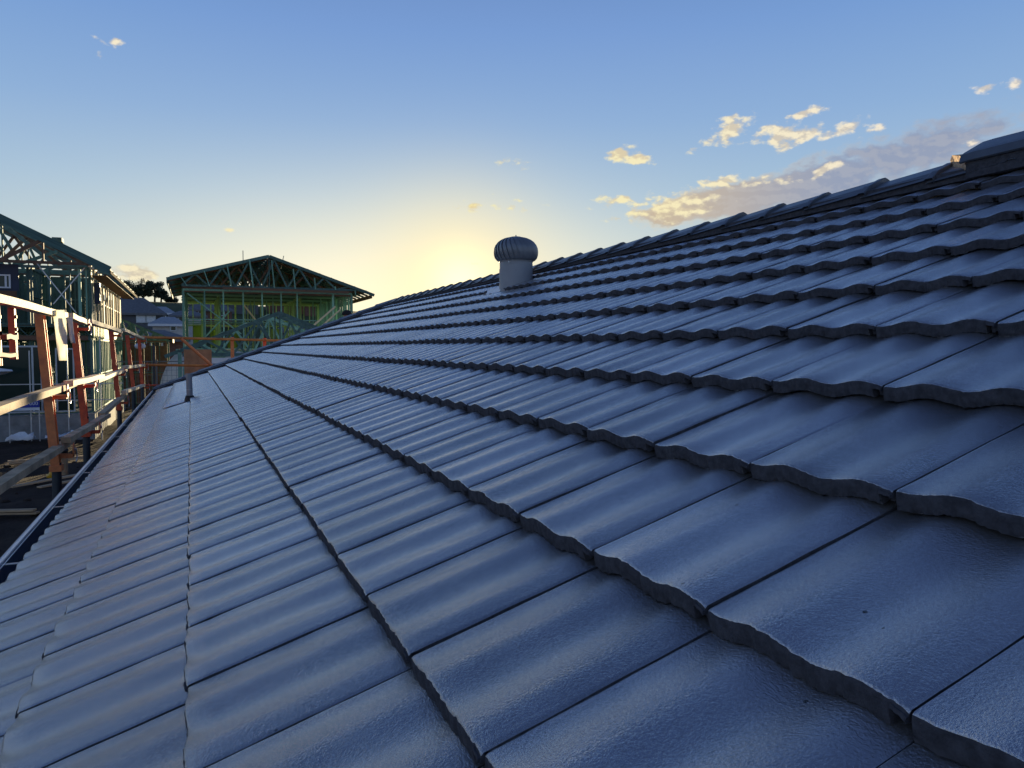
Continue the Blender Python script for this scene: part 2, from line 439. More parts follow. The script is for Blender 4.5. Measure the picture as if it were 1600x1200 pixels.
house = empty('tiled_house', (8, 3, .0), 'house in the foreground under a dark blue-grey concrete tiled hip roof with gutter', 'house')

def wave(wd): return .0055*cos(2*pi*(wd-.055)/.15) - .0012
def tile_mesh(name, nw, ny, rough, seed):
    """interlocking concrete tile; x across, y up the slope, z out of the roof; nose top at the origin"""
    rnd = Vector((seed*7.3, seed*3.1, seed*1.7))
    V, Fc, MI = [], [], []
    TH = .0285; lip = .021
    ys = [0.004 + (0.365-.004)*(i/(ny-1)) for i in range(ny)]
    xs = [.0022 + (.2956)*(j/(nw-1)) for j in range(nw)]
    xs.append(lip); xs.append(lip+.0015); xs = sorted(set(xs)); n = len(xs)
    def nz(x, y, z, s=90, a=1.0): return mnoise.noise(Vector((x, y, z))*s + rnd)*a*rough
    slope = -.0310/.333
    rows = []
    # underside (a strip), nose from bottom to top, then the top face
    for k in range(8+ny-1):
        r = []
        for x in xs:
            th = .0095 if x <= lip+.0003 else TH
            top = wave(x)
            edge = .0012*(nz(x*1.0, 0, 5, 60) + nz(x, 2, 5, 210)*.9)
            if x < .006: top -= .0015*(1-(x-.002)/.004)
            if x > .294: top -= .0015
            if k == 0: p = (x, .06, top-th+.001)
            elif k == 1: p = (x, -.0005, top-th-.0012+.0008*nz(x, 1, 9, 150))
            elif k == 2: p = (x, -.0042 + edge*1.6, top-th+.0012 + .0011*nz(x, 1, 9, 150))
            elif k == 3: p = (x, -.0036 + edge*1.5 + .0007*nz(x, 3, 2, 120), top-th*.72)
            elif k == 4: p = (x, -.0016 + edge + .0007*nz(x, 4, 2, 120), top-th*.40)
            elif k == 5: p = (x, .0004 + edge*.9, top-.0048+.0006*nz(x, 6, 3, 260))
            elif k == 6: p = (x, .0022 + edge*.9, top-.0016-.0005*max(0, nz(x, 8, 3, 170)))
            elif k == 7: p = (x, .0060 + edge*.3, top-.0003)
            else:
                y = ys[k-7]
                p = (x, y, top + slope*y + .0009*nz(x*.25, y*.25, 0, 40))
            r.append(len(V)); V.append(p)
        rows.append(r)
    for k in range(len(rows)-1):
        for j in range(n-1):
            Fc.append((rows[k][j], rows[k][j+1], rows[k+1][j+1], rows[k+1][j])); MI.append((2 if k == 1 and mnoise.noise(Vector((xs[j]*45, k*.2, seed))) > -.05 else 1) if k < 6 else 0)
    # side walls
    for side, j in ((0, 0), (1, n-1)):
        x = xs[j]; th = .0095 if side == 0 else .013
        for k in range(7, len(rows)-1):
            a, b = rows[k][j], rows[k+1][j]
            i0 = len(V); V.append((x, V[a][1], V[a][2]-th)); V.append((x, V[b][1], V[b][2]-th))
            Fc.append((a, b, i0+1, i0) if side else (b, a, i0, i0+1)); MI.append(1)
        # close the nose corner
        i0 = len(V); V.append((x, .03, V[rows[5][j]][2]-.004))
        Fc.append((rows[1][j], rows[3][j], rows[7][j], i0)); MI.append(1)
    # underlap tongue at the far side, set back behind the neighbour's lip
    zt = wave(.2978)-.0125; yb = .009
    pr = [(.2972, zt), (.3040, zt-.0005), (.3060, zt+.0018), (.3090, zt+.0018), (.3110, zt-.0005), (.3185, zt-.001)]
    i0 = len(V)
    for (x, z) in pr:
        e = .002*nz(x, 7, 7, 300)
        V += [(x, yb+e, z-.0115), (x, yb+e, z), (x, .36, z+slope*.36)]
    for k in range(len(pr)-1):
        a = i0+3*k; b = a+3
        Fc.append((a, b, b+1, a+1)); Fc.append((a+1, b+1, b+2, a+2)); MI += [1, 1]
    V2 = [(-v[0]*MY if MY > 0 else v[0], v[1], v[2]) for v in V]
    me = bpy.data.meshes.new(name); me.from_pydata(V2, [], Fc)
    me.materials.append(M_TILE); me.materials.append(M_NOSE); me.materials.append(M_CRUST)
    for p, i in zip(me.polygons, MI): p.material_index = i; p.use_smooth = True
    try: me.set_sharp_from_angle(angle=radians(50))
    except Exception: pass
    me.update()
    return me
TM_HI = [tile_mesh('roof_tile_mesh', 72, 10, 1.9, i) for i in range(8)]
TM_MD = [tile_mesh('roof_tile_mesh_far', 26, 4, 1.4, 20+i) for i in range(3)]
# local tile axes in world space. x_local -> +u, y_local -> up slope, z_local -> roof normal.
# in the mirrored world (y -> -y) that basis is left-handed, so tiles are built in a mirrored frame:
Xw, Yw, Zw = W(1, 0, 0), W(*sS), W(*nS)
def tile_matrix(u, row, jit):
    a = radians(jit[0]); X = (Xw*cos(a) + Yw*sin(a)); Y = (Yw*cos(a) - Xw*sin(a))
    M = Matrix((X, Y, Zw)).transposed().to_4x4()
    M.translation = W(*RP(u + jit[1], row + jit[2]/GA_, jit[3]))
    return M
if MY < 0:      # flip tile meshes once so that a proper rotation places them
    for me in TM_HI + TM_MD:
        me.transform(Matrix.Diagonal((-1, 1, 1, 1))); me.flip_normals()
def tile_world(u, row, jit):
    M = tile_matrix(u, row, jit)
    return M @ Matrix.Diagonal((-1, 1, 1, 1)) if MY < 0 else M
spots = []
for row in range(0, 13):
    k = int(-1.2/.3)
    while True:
        u = .3*(k + PH[row])
        if u > hip_u(row) + .05: break
        P = Vector(RP(u+.15, row+.5))
        j = (random.gauss(0, .24), random.gauss(0, .0008), random.gauss(0, .0018), random.gauss(0, .0011))
        dv = P - Vector((0, 0, EYE)); z = dv.dot(Fv); X = dv.dot(Vector((-sin(CYAW), cos(CYAW), 0)))
        vis = z > .15 and abs(X/z) < .78
        score = (0 if vis else 3) + dv.length*.2
        crosses = u + .33 > hip_u(row+1.1) or row == 12
        spots.append((score + (50 if crosses else 0), u, row, j, dv.length))
        k += 1
spots.sort(key=lambda q: q[0])
for i, (scr, u, row, j, d) in enumerate(spots[:300]):
    o = bpy.data.objects.new('roof_tile', random.choice(TM_HI if d < 5 else TM_MD)); COL.objects.link(o)
    o.matrix_basis = tile_world(u, row, j); attach(o, house)
bmj = bmesh.new()
for (scr, u, row, j, d) in spots[300:]:
    me = random.choice(TM_MD).copy(); me.transform(tile_world(u, row, j)); 
    if tile_world(u, row, j).determinant() < 0: me.flip_normals()
    bmj.from_mesh(me); bpy.data.meshes.remove(me)
def cutplane(bm, co, no):
    bmesh.ops.bisect_plane(bm, geom=bm.verts[:]+bm.edges[:]+bm.faces[:], plane_co=co, plane_no=no, clear_outer=True)
# hip: vertical plane through the corner and the ridge end; ridge: vertical plane along x
hd = (W(*PR)-W(*PC)); hd.z = 0; hn = Vector((hd.y, -hd.x, 0)).normalized()
if hn.dot(Vector((1, 0, 0))) < 0: hn = -hn
cutplane(bmj, W(*PC), hn)
rn = W(0, 1, 0)
cutplane(bmj, W(*PR), rn)
mej = bpy.data.meshes.new('roof_tile_field'); bmj.to_mesh(mej); bmj.free()
mej.materials.append(M_TILE); mej.materials.append(M_NOSE); mej.materials.append(M_CRUST)
oj = bpy.data.objects.new('roof_tile_field', mej); COL.objects.link(oj); attach(oj, house); oj['kind'] = 'stuff'

# sarking and the other slopes, walls, soffit and fascia of the same house
U_B = -4.0
b = MB()
b.poly([RP(U_B, -.1, -.070), RP(hip_u(-.1)-.02, -.1, -.070), RP(hip_u(ROW_R-.15), ROW_R-.15, -.070), RP(U_B, ROW_R-.15, -.070)])
b.build('roof_underlay', M_RUB, house)
yr = PR[1]; zr = PR[2]-.02; ye = PC[1]; ze = PC[2]-.02
b = MB()
rows_b = 13
pitch_dy = (yr-ye)
for i in range(rows_b):      # courses of the far slopes, each lapping the next
    a0, a1 = i/rows_b, (i+1)/rows_b
    def back(t, up): 
        return yr + pitch_dy*(1-t), ze + (zr-ze)*t + up
    y0, z0 = back(a0, .02); y1, z1 = back(a1, -.008)
    x0 = U_C - pitch_dy*a0; x1 = U_C - pitch_dy*a1
    b.poly([(U_B, y0, z0), (x0, y0, z0), (x1, y1, z1), (U_B, y1, z1)])
    b.poly([(U_B, y0, z0-.026), (x0, y0, z0-.026), (x0, y0, z0), (U_B, y0, z0)], 1)
    # hip end
    yA0, yA1 = ye + pitch_dy*a0, ye + pitch_dy*a1
    b.poly([(x0, yA0, z0), (x0, 2*yr-yA0, z0), (x1, 2*yr-yA1, z1), (x1, yA1, z1)])
    b.poly([(x0, yA0, z0-.026), (x0, 2*yr-yA0, z0-.026), (x0, 2*yr-yA0, z0), (x0, yA0, z0)], 1)
b.build('roof_far_slopes', [M_TILE, M_NOSE], house)
b = MB()
yw0, yw1 = ye+.45, 2*yr-ye-.45
b.box((U_B, yw0, -.1), (U_C-.5, yw1, ze-.14))
b.build('wall', M_BRICK, house)
b = MB(); b.box((U_B, ye+.03, ze-.165), (U_C-.05, 2*yr-ye-.03, ze-.14)); b.build('soffit', M_WHITE, house)
b = MB(); b.box((U_B, ye+.045, ze-.21), (U_C-.04, ye+.065, ze-.04)); b.box((U_C-.06, ye+.066, ze-.21), (U_C-.04, 2*yr-ye-.05, ze-.04)); b.build('fascia', M_NAVY, house)

# gutter along the eave and round the corner
gr = MB()
gy0, gy1, gz = ye-.005, -.722, EYE-.862
prof = [(gy0+.045, gz+.0), (gy0+.045, gz-.11), (gy1+.012, gz-.11), (gy1, gz-.085), (gy1, gz-.010)]
gr.grid([[(x, y, z) for (y, z) in prof] for x in (U_B, U_C+.12)])
gr.grid([[(x, y+.0015 if i else y-.0015, z+.0015) for i, (y, z) in enumerate(prof)] for x in (U_B, U_C+.12)])
# return along the hip end
prof2 = [(U_C-.04, gz), (U_C-.04, gz-.112), (U_C+.10, gz-.112), (U_C+.118, gz-.085), (U_C+.118, gz-.010)]
gr.grid([[(x, y, z) for (x, z) in prof2] for y in (gy1, 2*yr-ye)])
gut = gr.build('gutter', M_GUT, house)
lp = MB()
def bead(x0, y0, x1, y1, z, r):
    lp.tube((x0, y0, z), (x1, y1, z), r, 10)
bead(U_B, gy1-.004, U_C+.12, gy1-.004, gz-.004, .0115)
bead(U_C+.122, gy1, U_C+.122, 2*yr-ye, gz-.004, .0085)
lp.build('gutter_lip', M_GUTLIP, house, smooth=True)
lp = MB(); lp.tube((U_B, gy1+.013, gz-.008), (U_C+.1, gy1+.013, gz-.008), .0022, 8); lp.build('gutter_bead', M_GUTLIP, house, smooth=True)
for x in [.1, 1.25, 2.4, 3.585, 4.78, 6.02, 7.2, 8.35, 9.5, 10.65, 11.8, 12.95, 14.1, 15.25, 16.4]:
    s_ = MB(); s_.box((x-.011, gy1+.004, gz-.012), (x+.011, gy0+.043, gz-.0095)); s_.box((x-.011, gy1+.004, gz-.02), (x+.011, gy1+.007, gz-.0123))
    s_.build('gutter_bracket', M_STRAP, gut)

# ridge and hip caps
def cap_mesh(name, L, wd, seed, lift=.014):
    """angle ridge cap: x along, y across, z up; near end thicker and lapping over the next"""
    V, Fc = [], []
    prof = [(-wd, -.088), (-wd*.74, -.052), (-wd*.70, -.048), (-.012, -.003), (0, 0), (.012, -.003), (wd*.70, -.048), (wd*.74, -.052), (wd, -.088)]
    st = [(0, lift, 1), (.004, lift+.003, 1), (.035, lift+.003, 1), (.045, lift-.002, .985), (L, -.004, .955)]
    n = len(prof)
    for (x, dz, sc_) in st:
        for (y, z) in prof:
            e = .0012*mnoise.noise(Vector((x*30, y*30, seed)))
            V.append((x + (e*2 if x == 0 else 0), y*sc_, z+dz+e))
    base = len(V)
    for (y, z) in prof: V.append((0.001, y*.93, z*1.0+lift-.022))
    for k in range(len(st)-1):
        for j in range(n-1):
            Fc.append((k*n+j, k*n+j+1, (k+1)*n+j+1, (k+1)*n+j))
    for j in range(n-1): Fc.append((base+j, base+j+1, j+1, j))
    me = bpy.data.meshes.new(name); me.from_pydata(V, [], Fc); me.materials.append(M_CAP)
    bm = bmesh.new(); bm.from_mesh(me); bmesh.ops.recalc_face_normals(bm, faces=bm.faces); bm.to_mesh(me); bm.free()
    for p in me.polygons: p.use_smooth = False
    return me
CAPS = [cap_mesh('ridge_cap_mesh', .42, .150, i) for i in range(3)]
HCAPS = [cap_mesh('hip_cap_mesh', .43, .135, 10+i, .012) for i in range(3)]
def put_cap(name, me, p, d, parent, side=None, roll=0):
    """place a cap at p with its length along d (site coordinates)"""
    p = W(*p); x = W(*d).normalized(); z = Vector((0, 0, 1)); y = z.cross(x).normalized(); z = x.cross(y)
    M = Matrix((x, y, z)).transposed().to_4x4() @ Matrix.Rotation(roll, 4, 'X'); M.translation = p
    o = bpy.data.objects.new(name, me); COL.objects.link(o); o.matrix_basis = M; attach(o, parent); return o
ZC = zr + .020 + .088 - .0
CAPZ = .078
ridge_cuts = [2.50, 2.885, 3.26, 3.61, 3.97, 4.33]
x = 4.70
while x < PR[0]-.25: ridge_cuts.append(x); x += .372
for x in ridge_cuts:
    put_cap('ridge_cap', random.choice(CAPS), (x, yr, PR[2]+CAPZ-.02+random.gauss(0, .002)), (1, random.gauss(0, .004), random.gauss(0, .002)), house)
put_cap('ridge_cap', CAPS[0], (2.12, yr, PR[2]+CAPZ-.02), (1, 0, 0), house)
# the near stretch of ridge lies higher: its first cap shows an open mortared end that faces the sun
mz = PR[2]+CAPZ
for i, (xa, xb) in enumerate(((2.36, 1.72), (1.735, 1.10), (1.115, .48), (.495, -.6))):
    t = MB(); up = .052 + .006*i; sec = [(-.165, -.110), (-.150, -.075), (-.128, -.062), (-.012, -.003), (0, 0), (.012, -.003), (.128, -.062), (.150, -.075), (.165, -.110)]
    rr = [[(x_, yr+y_, mz+up+z_+dz) for y_, z_ in sec] for x_, dz in ((xa, 0), (xa-.05, .002), (xb, .0))]
    t.grid(rr); o = t.build('ridge_cap', M_CAP, house, solidify=.012)
    if i == 0: o['label'] = 'raised ridge cap with an open mortared end'
t = MB(); t.beam((-.6, yr-.135, mz-.075), (2.34, yr-.135, mz-.075), .02, .11); t.build('ridge_bedding', M_NOSE, house)
mo = MB()
A1, B1 = (2.345, yr-.140), (2.51, yr-.015)
rows_ = []
for i in range(7):
    a = i/6; x_ = A1[0]+(B1[0]-A1[0])*a; y_ = A1[1]+(B1[1]-A1[1])*a; zt_ = mz-.045+.068*a**.7
    rows_.append([(x_+.008*mnoise.noise(Vector((i*.9, j*.8, 1))), y_-.006*mnoise.noise(Vector((i*.9, j*.8, 4))), mz-.09+(zt_-mz+.09)*j/5) for j in range(6)])
mo.grid(rows_); mo.grid([rows_[-1], [(p_[0]-.12, p_[1]+.10, p_[2]) for p_ in rows_[-1]]])
mo.grid([[r_[-1] for r_ in rows_], [(r_[-1][0]-.10, r_[-1][1]+.10, r_[-1][2]) for r_ in rows_]])
mo.build('ridge_mortar', M_MORTAR, house)
# hip caps from the ridge end down to the corner: nearer (upper) caps overlap the lower ones
hv = Vector(PC)-Vector(PR); HL = hv.length; hv.normalize()
n_h = int(HL/.385)
for i in range(n_h+1):
    p = Vector(PC) - hv*(i*.385+.05) + Vector((0, 0, CAPZ-.012))
    if (p-Vector(PC)).length > HL-.1: break
    put_cap('hip_cap', random.choice(HCAPS), tuple(p), tuple(-hv), house)
# bedding under the caps
bd = MB()
bd.beam((-1, yr-.115, PR[2]-.028), (PR[0], yr-.115, PR[2]-.028), .03, .05)
bd.beam((-1, yr+.115, PR[2]-.028), (PR[0], yr+.115, PR[2]-.028), .03, .05)
hs = Vector((hv.y, -hv.x, 0)).normalized()
for sg in (1, -1):
    a_ = Vector(PR)+hs*.10*sg+Vector((0, 0, -.016)); c_ = Vector(PC)+hs*.10*sg+Vector((0, 0, -.016))
    bd.beam(tuple(a_), tuple(c_), .03, .05)
bd.build('cap_bedding', M_NOSE, house)

# ------------------------------------------------------------------ roof fittings
def surf(u, row): return Vector(RP(u, row, -.008))
vb = surf(6.80, 11.50)
vent = empty('roof_ventilator', tuple(vb), 'round grey whirlybird ventilator with curved vanes near the roof ridge', 'roof vent')
vz = vb.z
t_ = MB(); R_ = .158
seg = 40
ring = lambda r, z, k=0: [(vb.x+r*cos(2*pi*i/seg), vb.y+r*sin(2*pi*i/seg), z) for i in range(seg)]
low = [(vb.x+R_*1.02*cos(2*pi*i/seg), vb.y+R_*1.02*sin(2*pi*i/seg), vz+.055+.414*R_*sin(2*pi*i/seg)*1.0-.1) for i in range(seg)]
mid = [(vb.x+R_*1.02*cos(2*pi*i/seg), vb.y+R_*1.02*sin(2*pi*i/seg), vz+.155+.20*R_*cos(2*pi*i/seg-2.4)) for i in range(seg)]
t_.grid([low, mid], close=True)
t_.build('lower_throat', M_VENT, vent, smooth=True)
t_ = MB(); mid2 = [(vb.x+R_*.995*cos(2*pi*i/seg), vb.y+R_*.995*sin(2*pi*i/seg), vz+.142+.20*R_*cos(2*pi*i/seg-2.4)) for i in range(seg)]
t_.grid([mid2, ring(R_*.995, vz+.202)], close=True); t_.build('upper_throat', M_VENT, vent, smooth=True)
t_ = MB()
prof = [(.05, .262), (.14, .262), (.172, .272), (.19, .30), (.195, .345), (.188, .40), (.165, .44), (.125, .468), (.07, .484), (.0, .49)]
t_.grid([ring(r*.975+.0005, vz+z*.995-.058) for (r, z) in prof], close=True); t_.build('drum', M_RUB, vent, smooth=True)
NV = 26
fine = [(.150, .262), (.178, .270), (.196, .290), (.2055, .320), (.208, .350), (.204, .385), (.192, .415), (.170, .444), (.140, .466), (.105, .482), (.062, .492)]
vm = None
for k in range(NV):
    rws = []
    for i, (r, z) in enumerate(fine):
        tt = i/(len(fine)-1); tw = -.55*tt**1.5
        rws.append([(vb.x+(r+dr)*cos(-a0-tw), vb.y+(r+dr)*sin(-a0-tw), vz+z-.06+dr*.4) for a0, dr in ((2*pi*k/NV, -.009), (2*pi*k/NV+.10, .0), (2*pi*k/NV+.19, .004), (2*pi*k/NV+.285, .007), (2*pi*k/NV+.29, .0))])
    t_ = MB(); t_.grid(rws); t_.build('vane', M_VENTD, vent, smooth=True)
t_ = MB(); t_.grid([ring(.066, vz+.434), ring(.05, vz+.440), ring(.012, vz+.444)], close=True); t_.tube((vb.x, vb.y, vz+.44), (vb.x, vb.y, vz+.458), .006, 8); t_.build('top_plate', M_VENTD, vent, smooth=True)
t_ = MB(); t_.grid([ring(.163, vz+.196), ring(.166, vz+.202), ring(.163, vz+.208)], close=True); t_.build('rim', M_VENT, vent, smooth=True)
t_ = MB(); a_ = 3.95; t_.tube((vb.x+.150*cos(a_), vb.y+.150*sin(a_), vz+.186), (vb.x+.17*cos(a_), vb.y+.17*sin(a_), vz+.186), .0065, 8); t_.build('screw', M_STRAP, vent)
def crumple(name, u0, u1, r0, r1, parent, m, amp=.006, off=.012, nx=14, ny=8, seed=0, taper=None):
    t = MB(); rr = []
    for i in range(nx+1):
        row_ = []
        for j in range(ny+1):
            u = u0+(u1-u0)*i/nx; r = r0+(r1-r0)*j/ny
            if taper: r = r0+(r1-r0)*(j/ny)*(taper+(1-taper)*i/nx)
            e = amp*(mnoise.noise(Vector((u*14, r*7, seed)))+.6*mnoise.noise(Vector((u*40, r*15, seed))))
            row_.append(RP(u, r, off + e + .010 - .033*min(1, (r % 1)*1.0) + .004*cos(2*pi*u/.15)))
        rr.append(row_)
    t.grid(rr); o = t.build(name, m, parent, smooth=True, solidify=.0015); return o
crumple('flashing', vb.x+.0, vb.x+.36, 10.75, 11.5, vent, M_LEAD, .007, .0, seed=2)

pb = surf(9.58, 1.98)
pipe = empty('vent_pipe', tuple(pb), 'thin upright grey plumbing pipe with rubber boot low on the roof', 'pipe')
t_ = MB(); t_.tube((pb.x, pb.y, pb.z-.03), (pb.x+.01, pb.y-.004, pb.z+.275), .034, 20); t_.build('pipe_shaft', M_PIPE, pipe, smooth=True)
t_ = MB(); t_.tube((pb.x+.01, pb.y-.004, pb.z+.245), (pb.x+.011, pb.y-.004, pb.z+.29), .038, 20); t_.build('pipe_cap', M_PIPE, pipe, smooth=True)
t_ = MB(); t_.tube((pb.x, pb.y, pb.z-.03), (pb.x, pb.y, pb.z+.035), .062, 20, .045); t_.build('rubber_boot', M_RUB, pipe, smooth=True)
t_ = MB(); t_.tube((pb.x, pb.y, pb.z+.10), (pb.x, pb.y, pb.z+.106), .0385, 20); t_.build('clip', M_STRAP, pipe)
crumple('flashing', 9.45, 9.90, 1.08, 1.99, pipe, M_LEAD, .003, .001, seed=5, taper=.8)

# ------------------------------------------------------------------ edge protection beside the eave
def z_(v): return v + EYE
YR = -.97
def rail(x0, z0, x1, z1, label, m=M_TIMB, wd=.07, ht=.046, y0=YR, y1=YR, group='timber guard rails along the eave'):
    t = MB(); n = 10; rr = []
    for i in range(n+1):
        a = i/n; x = x0+(x1-x0)*a; z = z_(z0+(z1-z0)*a) + .003*sin(a*9+x0); y = y0+(y1-y0)*a
        e = .0015*mnoise.noise(Vector((x*8, z*5, 2)))
        rr.append([(x, y-wd/2+e, z-ht/2), (x, y+wd/2+e, z-ht/2+e), (x, y+wd/2-e, z+ht/2), (x, y-wd/2, z+ht/2+e)])
    t.grid(rr, close=True); t.poly(rr[0][::-1]); t.poly(rr[-1])
    o = t.build('guard_rail', m); tag(o, label, 'rail', group); return o
rail(3.9, .262, 7.28, .266, 'thick sunlit timber top rail at the left edge, ending at the hanging pale strip')
rail(7.42, .268, 8.62, .254, 'short sunlit top rail piece between the orange post and the first red post', y0=-.95, y1=-.98)
rail(8.95, .272, 12.75, .238, 'sunlit top rail from the first to the second red post')
rail(12.6, .262, 16.6, .212, 'sunlit far top rail beyond the second red post', y0=-.93, y1=-.95)
rail(16.3, .215, 18.0, .195, 'last short top rail piece at the far scaffold corner', y0=-.97, y1=-.93)
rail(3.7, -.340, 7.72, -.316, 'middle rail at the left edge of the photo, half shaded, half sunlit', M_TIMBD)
rail(7.15, -.296, 9.62, -.318, 'bright middle rail running across the first red post', y0=-.93, y1=-.93)
rail(9.45, -.362, 13.5, -.350, 'bright middle rail reaching the second red post')
rail(12.9, -.300, 18.0, -.375, 'farthest sunlit middle rail, level in the photo', y0=-.93, y1=-.93)
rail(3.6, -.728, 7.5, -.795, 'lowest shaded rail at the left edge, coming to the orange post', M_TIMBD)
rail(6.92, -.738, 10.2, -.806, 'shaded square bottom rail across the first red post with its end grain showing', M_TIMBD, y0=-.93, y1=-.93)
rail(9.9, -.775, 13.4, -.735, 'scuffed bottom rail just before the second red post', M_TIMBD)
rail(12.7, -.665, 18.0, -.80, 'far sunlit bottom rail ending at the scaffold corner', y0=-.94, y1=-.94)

def post(x, zt, zb, m, label, wd=.105, dp=.06, yt=-1.075, yb=-.99, tube=True, hooks=((-.33, 1),), plates=True):
    r = empty('guard_post', (x, yb, 0), label, 'post', 'guard posts along the eave')
    t = MB()      # folded channel section
    dx, dy = wd/2, dp/2
    def P(a, b, z):
        k = (z-zb)/(zt-zb); return (x+a, yb+(yt-yb)*k+b, z_(z))
    sec = [(-dx, dy), (-dx, -dy), (dx, -dy), (dx, dy), (dx-.012, dy), (dx-.012, -dy+.012), (-dx+.012, -dy+.012), (-dx+.012, dy)]
    rows = [[P(a, b, z) for a, b in sec] for z in (zb, zb+(zt-zb)*.5, zt-.03, zt)]
    rows[-1] = [P(a*.8, b, zt) for a, b in sec]
    t.grid(rows, close=True); t.poly(rows[0][::-1]); t.poly(rows[-1])
    t.build('channel', m, r)
    if tube:
        t = MB(); t.tube((x, yb, z_(zb)+.05), (x, yb-.0, .0), .034, 12); t.build('tube_leg', M_TUBE, r, smooth=True)
        t = MB(); t.box((x-dx-.012, yb-dy-.012, z_(zb)-.01), (x+dx+.012, yb+dy+.012, z_(zb)+.035)); t.build('foot_collar', m, r)
    for (hz, s_) in hooks:
        k = (hz-zb)/(zt-zb); yy = yb+(yt-yb)*k
        t = MB()      # rail cradle: round cheek plate plus arm
        c = (x+.075, yy+.075, z_(hz)-.012); n = 16
        for (off) in (0,):
            a_ = [(c[0]+.055*cos(2*pi*i/n), c[1]+.045, c[2]+.055*sin(2*pi*i/n)) for i in range(n)]
            b_ = [(q_[0], q_[1]+.007, q_[2]) for q_ in a_]
            t.grid([a_, b_], close=True); t.poly(a_[::-1]); t.poly(b_)
        t.box((x+.03, yy+.0, z_(hz)-.075), (x+.115, yy+.12, z_(hz)-.045))
        t.build('rail_cradle', m, r)
        t = MB(); t.tube((c[0], c[1]+.05, c[2]), (c[0], c[1]+.066, c[2]), .014, 6); t.build('bolt', M_STRAP, r)
        t = MB(); pts = [(c[0]+.03+.055*cos(a), c[1]+.058, c[2]-.05+.055*sin(a)) for a in [radians(-80+20*i) for i in range(10)]]
        for p0, p1 in zip(pts[:-1], pts[1:]): t.tube(p0, p1, .005, 6)
        t.build('wire_loop', M_STRAP, r)
    if plates:
        for zz in (zt-.16, (zt+zb)/2+.1, zb+.18):
            k = (zz-zb)/(zt-zb); yy = yb+(yt-yb)*k
            t = MB(); t.tube((x, yy+dy*.2, z_(zz)), (x, yy+dy+.008, z_(zz)), .011, 8); t.build('bolt', M_RUB, r)
    return r
post(6.86, .285, -.955, M_OORG, 'worn orange guard post with pale strip hanging beside it', hooks=((-.33, 1), (-.80, 1)))
post(8.72, .295, -.885, M_ORED, 'bright red guard post, the first past the orange one', wd=.095, hooks=((.245, 1), (-.33, 1), (-.80, 1)))
post(12.55, .26, -.91, M_ORED, 'red guard post halfway along the eave, third from the left edge', hooks=((.235, 1), (-.34, 1), (-.76, 1)))
post(15.6, .225, -.76, M_ORED, 'narrow red guard post near the far corner, second to last', hooks=((.22, 1), (-.35, 1)))
post(17.75, .215, -.80, M_ORED, 'last red guard post on the far scaffold corner', yt=-1.0, yb=-.96, hooks=((.2, 1), (-.36, 1), (-.79, 1)))
post(5.40, .24, -.07, M_ORED, 'short red bracket under the top rail at the left', wd=.045, dp=.035, yt=-.99, yb=-.985, tube=False, hooks=())
post(4.98, .24, -.10, M_ORED, 'short red bracket cut by the left edge of the photo', wd=.05, dp=.035, yt=-.99, yb=-.985, tube=False, hooks=())
rail(5.03, .062, 5.34, .060, 'small sunlit timber stub upper between the two short brackets', M_BROWNT, wd=.045, ht=.028, group='timber stubs between the brackets')
rail(4.7, -.040, 5.28, -.044, 'small sunlit timber stub lower between the two short brackets', M_BROWNT, wd=.045, ht=.022, group='timber stubs between the brackets')
# pale strip and its grey neighbour hanging from the top rail
M_STRIP = mat('translucent_strip', (.95, .94, .86), .5, .08, 12, translucent=.75)
t = MB(); rr = []
for i in range(12):
    a = i/11; z = .285 - .385*a
    rr.append([(6.66+.10*a+.012*sin(a*7+j), -.965+.03*a+(j/4)*(.088-.030*a)+.004*sin(a*5), z_(z)) for j in range(5)])
t.grid(rr); tag(t.build('hanging_strip', M_STRIP, smooth=True, solidify=.002), 'sunlit pale yellow strip hanging down from the top rail at the orange post', 'strip')
t = MB(); rr = []
for i in range(8):
    a = i/7; z = .235 - .20*a
    rr.append([(6.80+.05*a+.01*sin(a*5+j), -.885+.018*a+(j/2)*(.038-.008*a), z_(z)) for j in range(3)])
t.grid(rr); tag(t.build('hanging_rag', mat('lilac_cloth', (.50, .48, .56), .9, .15, 20), smooth=True, solidify=.003), 'small lilac-grey rag tucked behind the hanging pale strip', 'rag')
# strap roll at the orange post, yellow cover behind
r = empty('strap_roll', (7.4, -1.0, 2.2), 'pale cylinder roll with a round black end hanging by the orange post', 'roll')
t = MB(); t.tube((7.55, -1.04, z_(-.90)), (7.57, -1.04, z_(-1.10)), .036, 16); t.build('roll_body', M_TIMBD, r, smooth=True)
t = MB(); t.tube((7.54, -1.03, z_(-.875)), (7.55, -1.04, z_(-.902)), .038, 16); t.build('end_ring', M_RUB, r, smooth=True)
t = MB(); t.tube((7.60, -.985, z_(-.70)), (7.66, -1.0, z_(-.86)), .004, 6); t.build('strap', M_STRAP, r)
t = MB(); t.grid([[(8.4+.22*i/6, -1.14-.1*abs(sin(i))-.02*j, z_(-1.12)-.028*j+.02*sin(i*1.3+j)) for j in range(5)] for i in range(7)])
tag(t.build('yellow_cover', M_YEL, smooth=True, solidify=.02), 'crumpled yellow plastic cover between the orange and first red post', 'plastic cover')

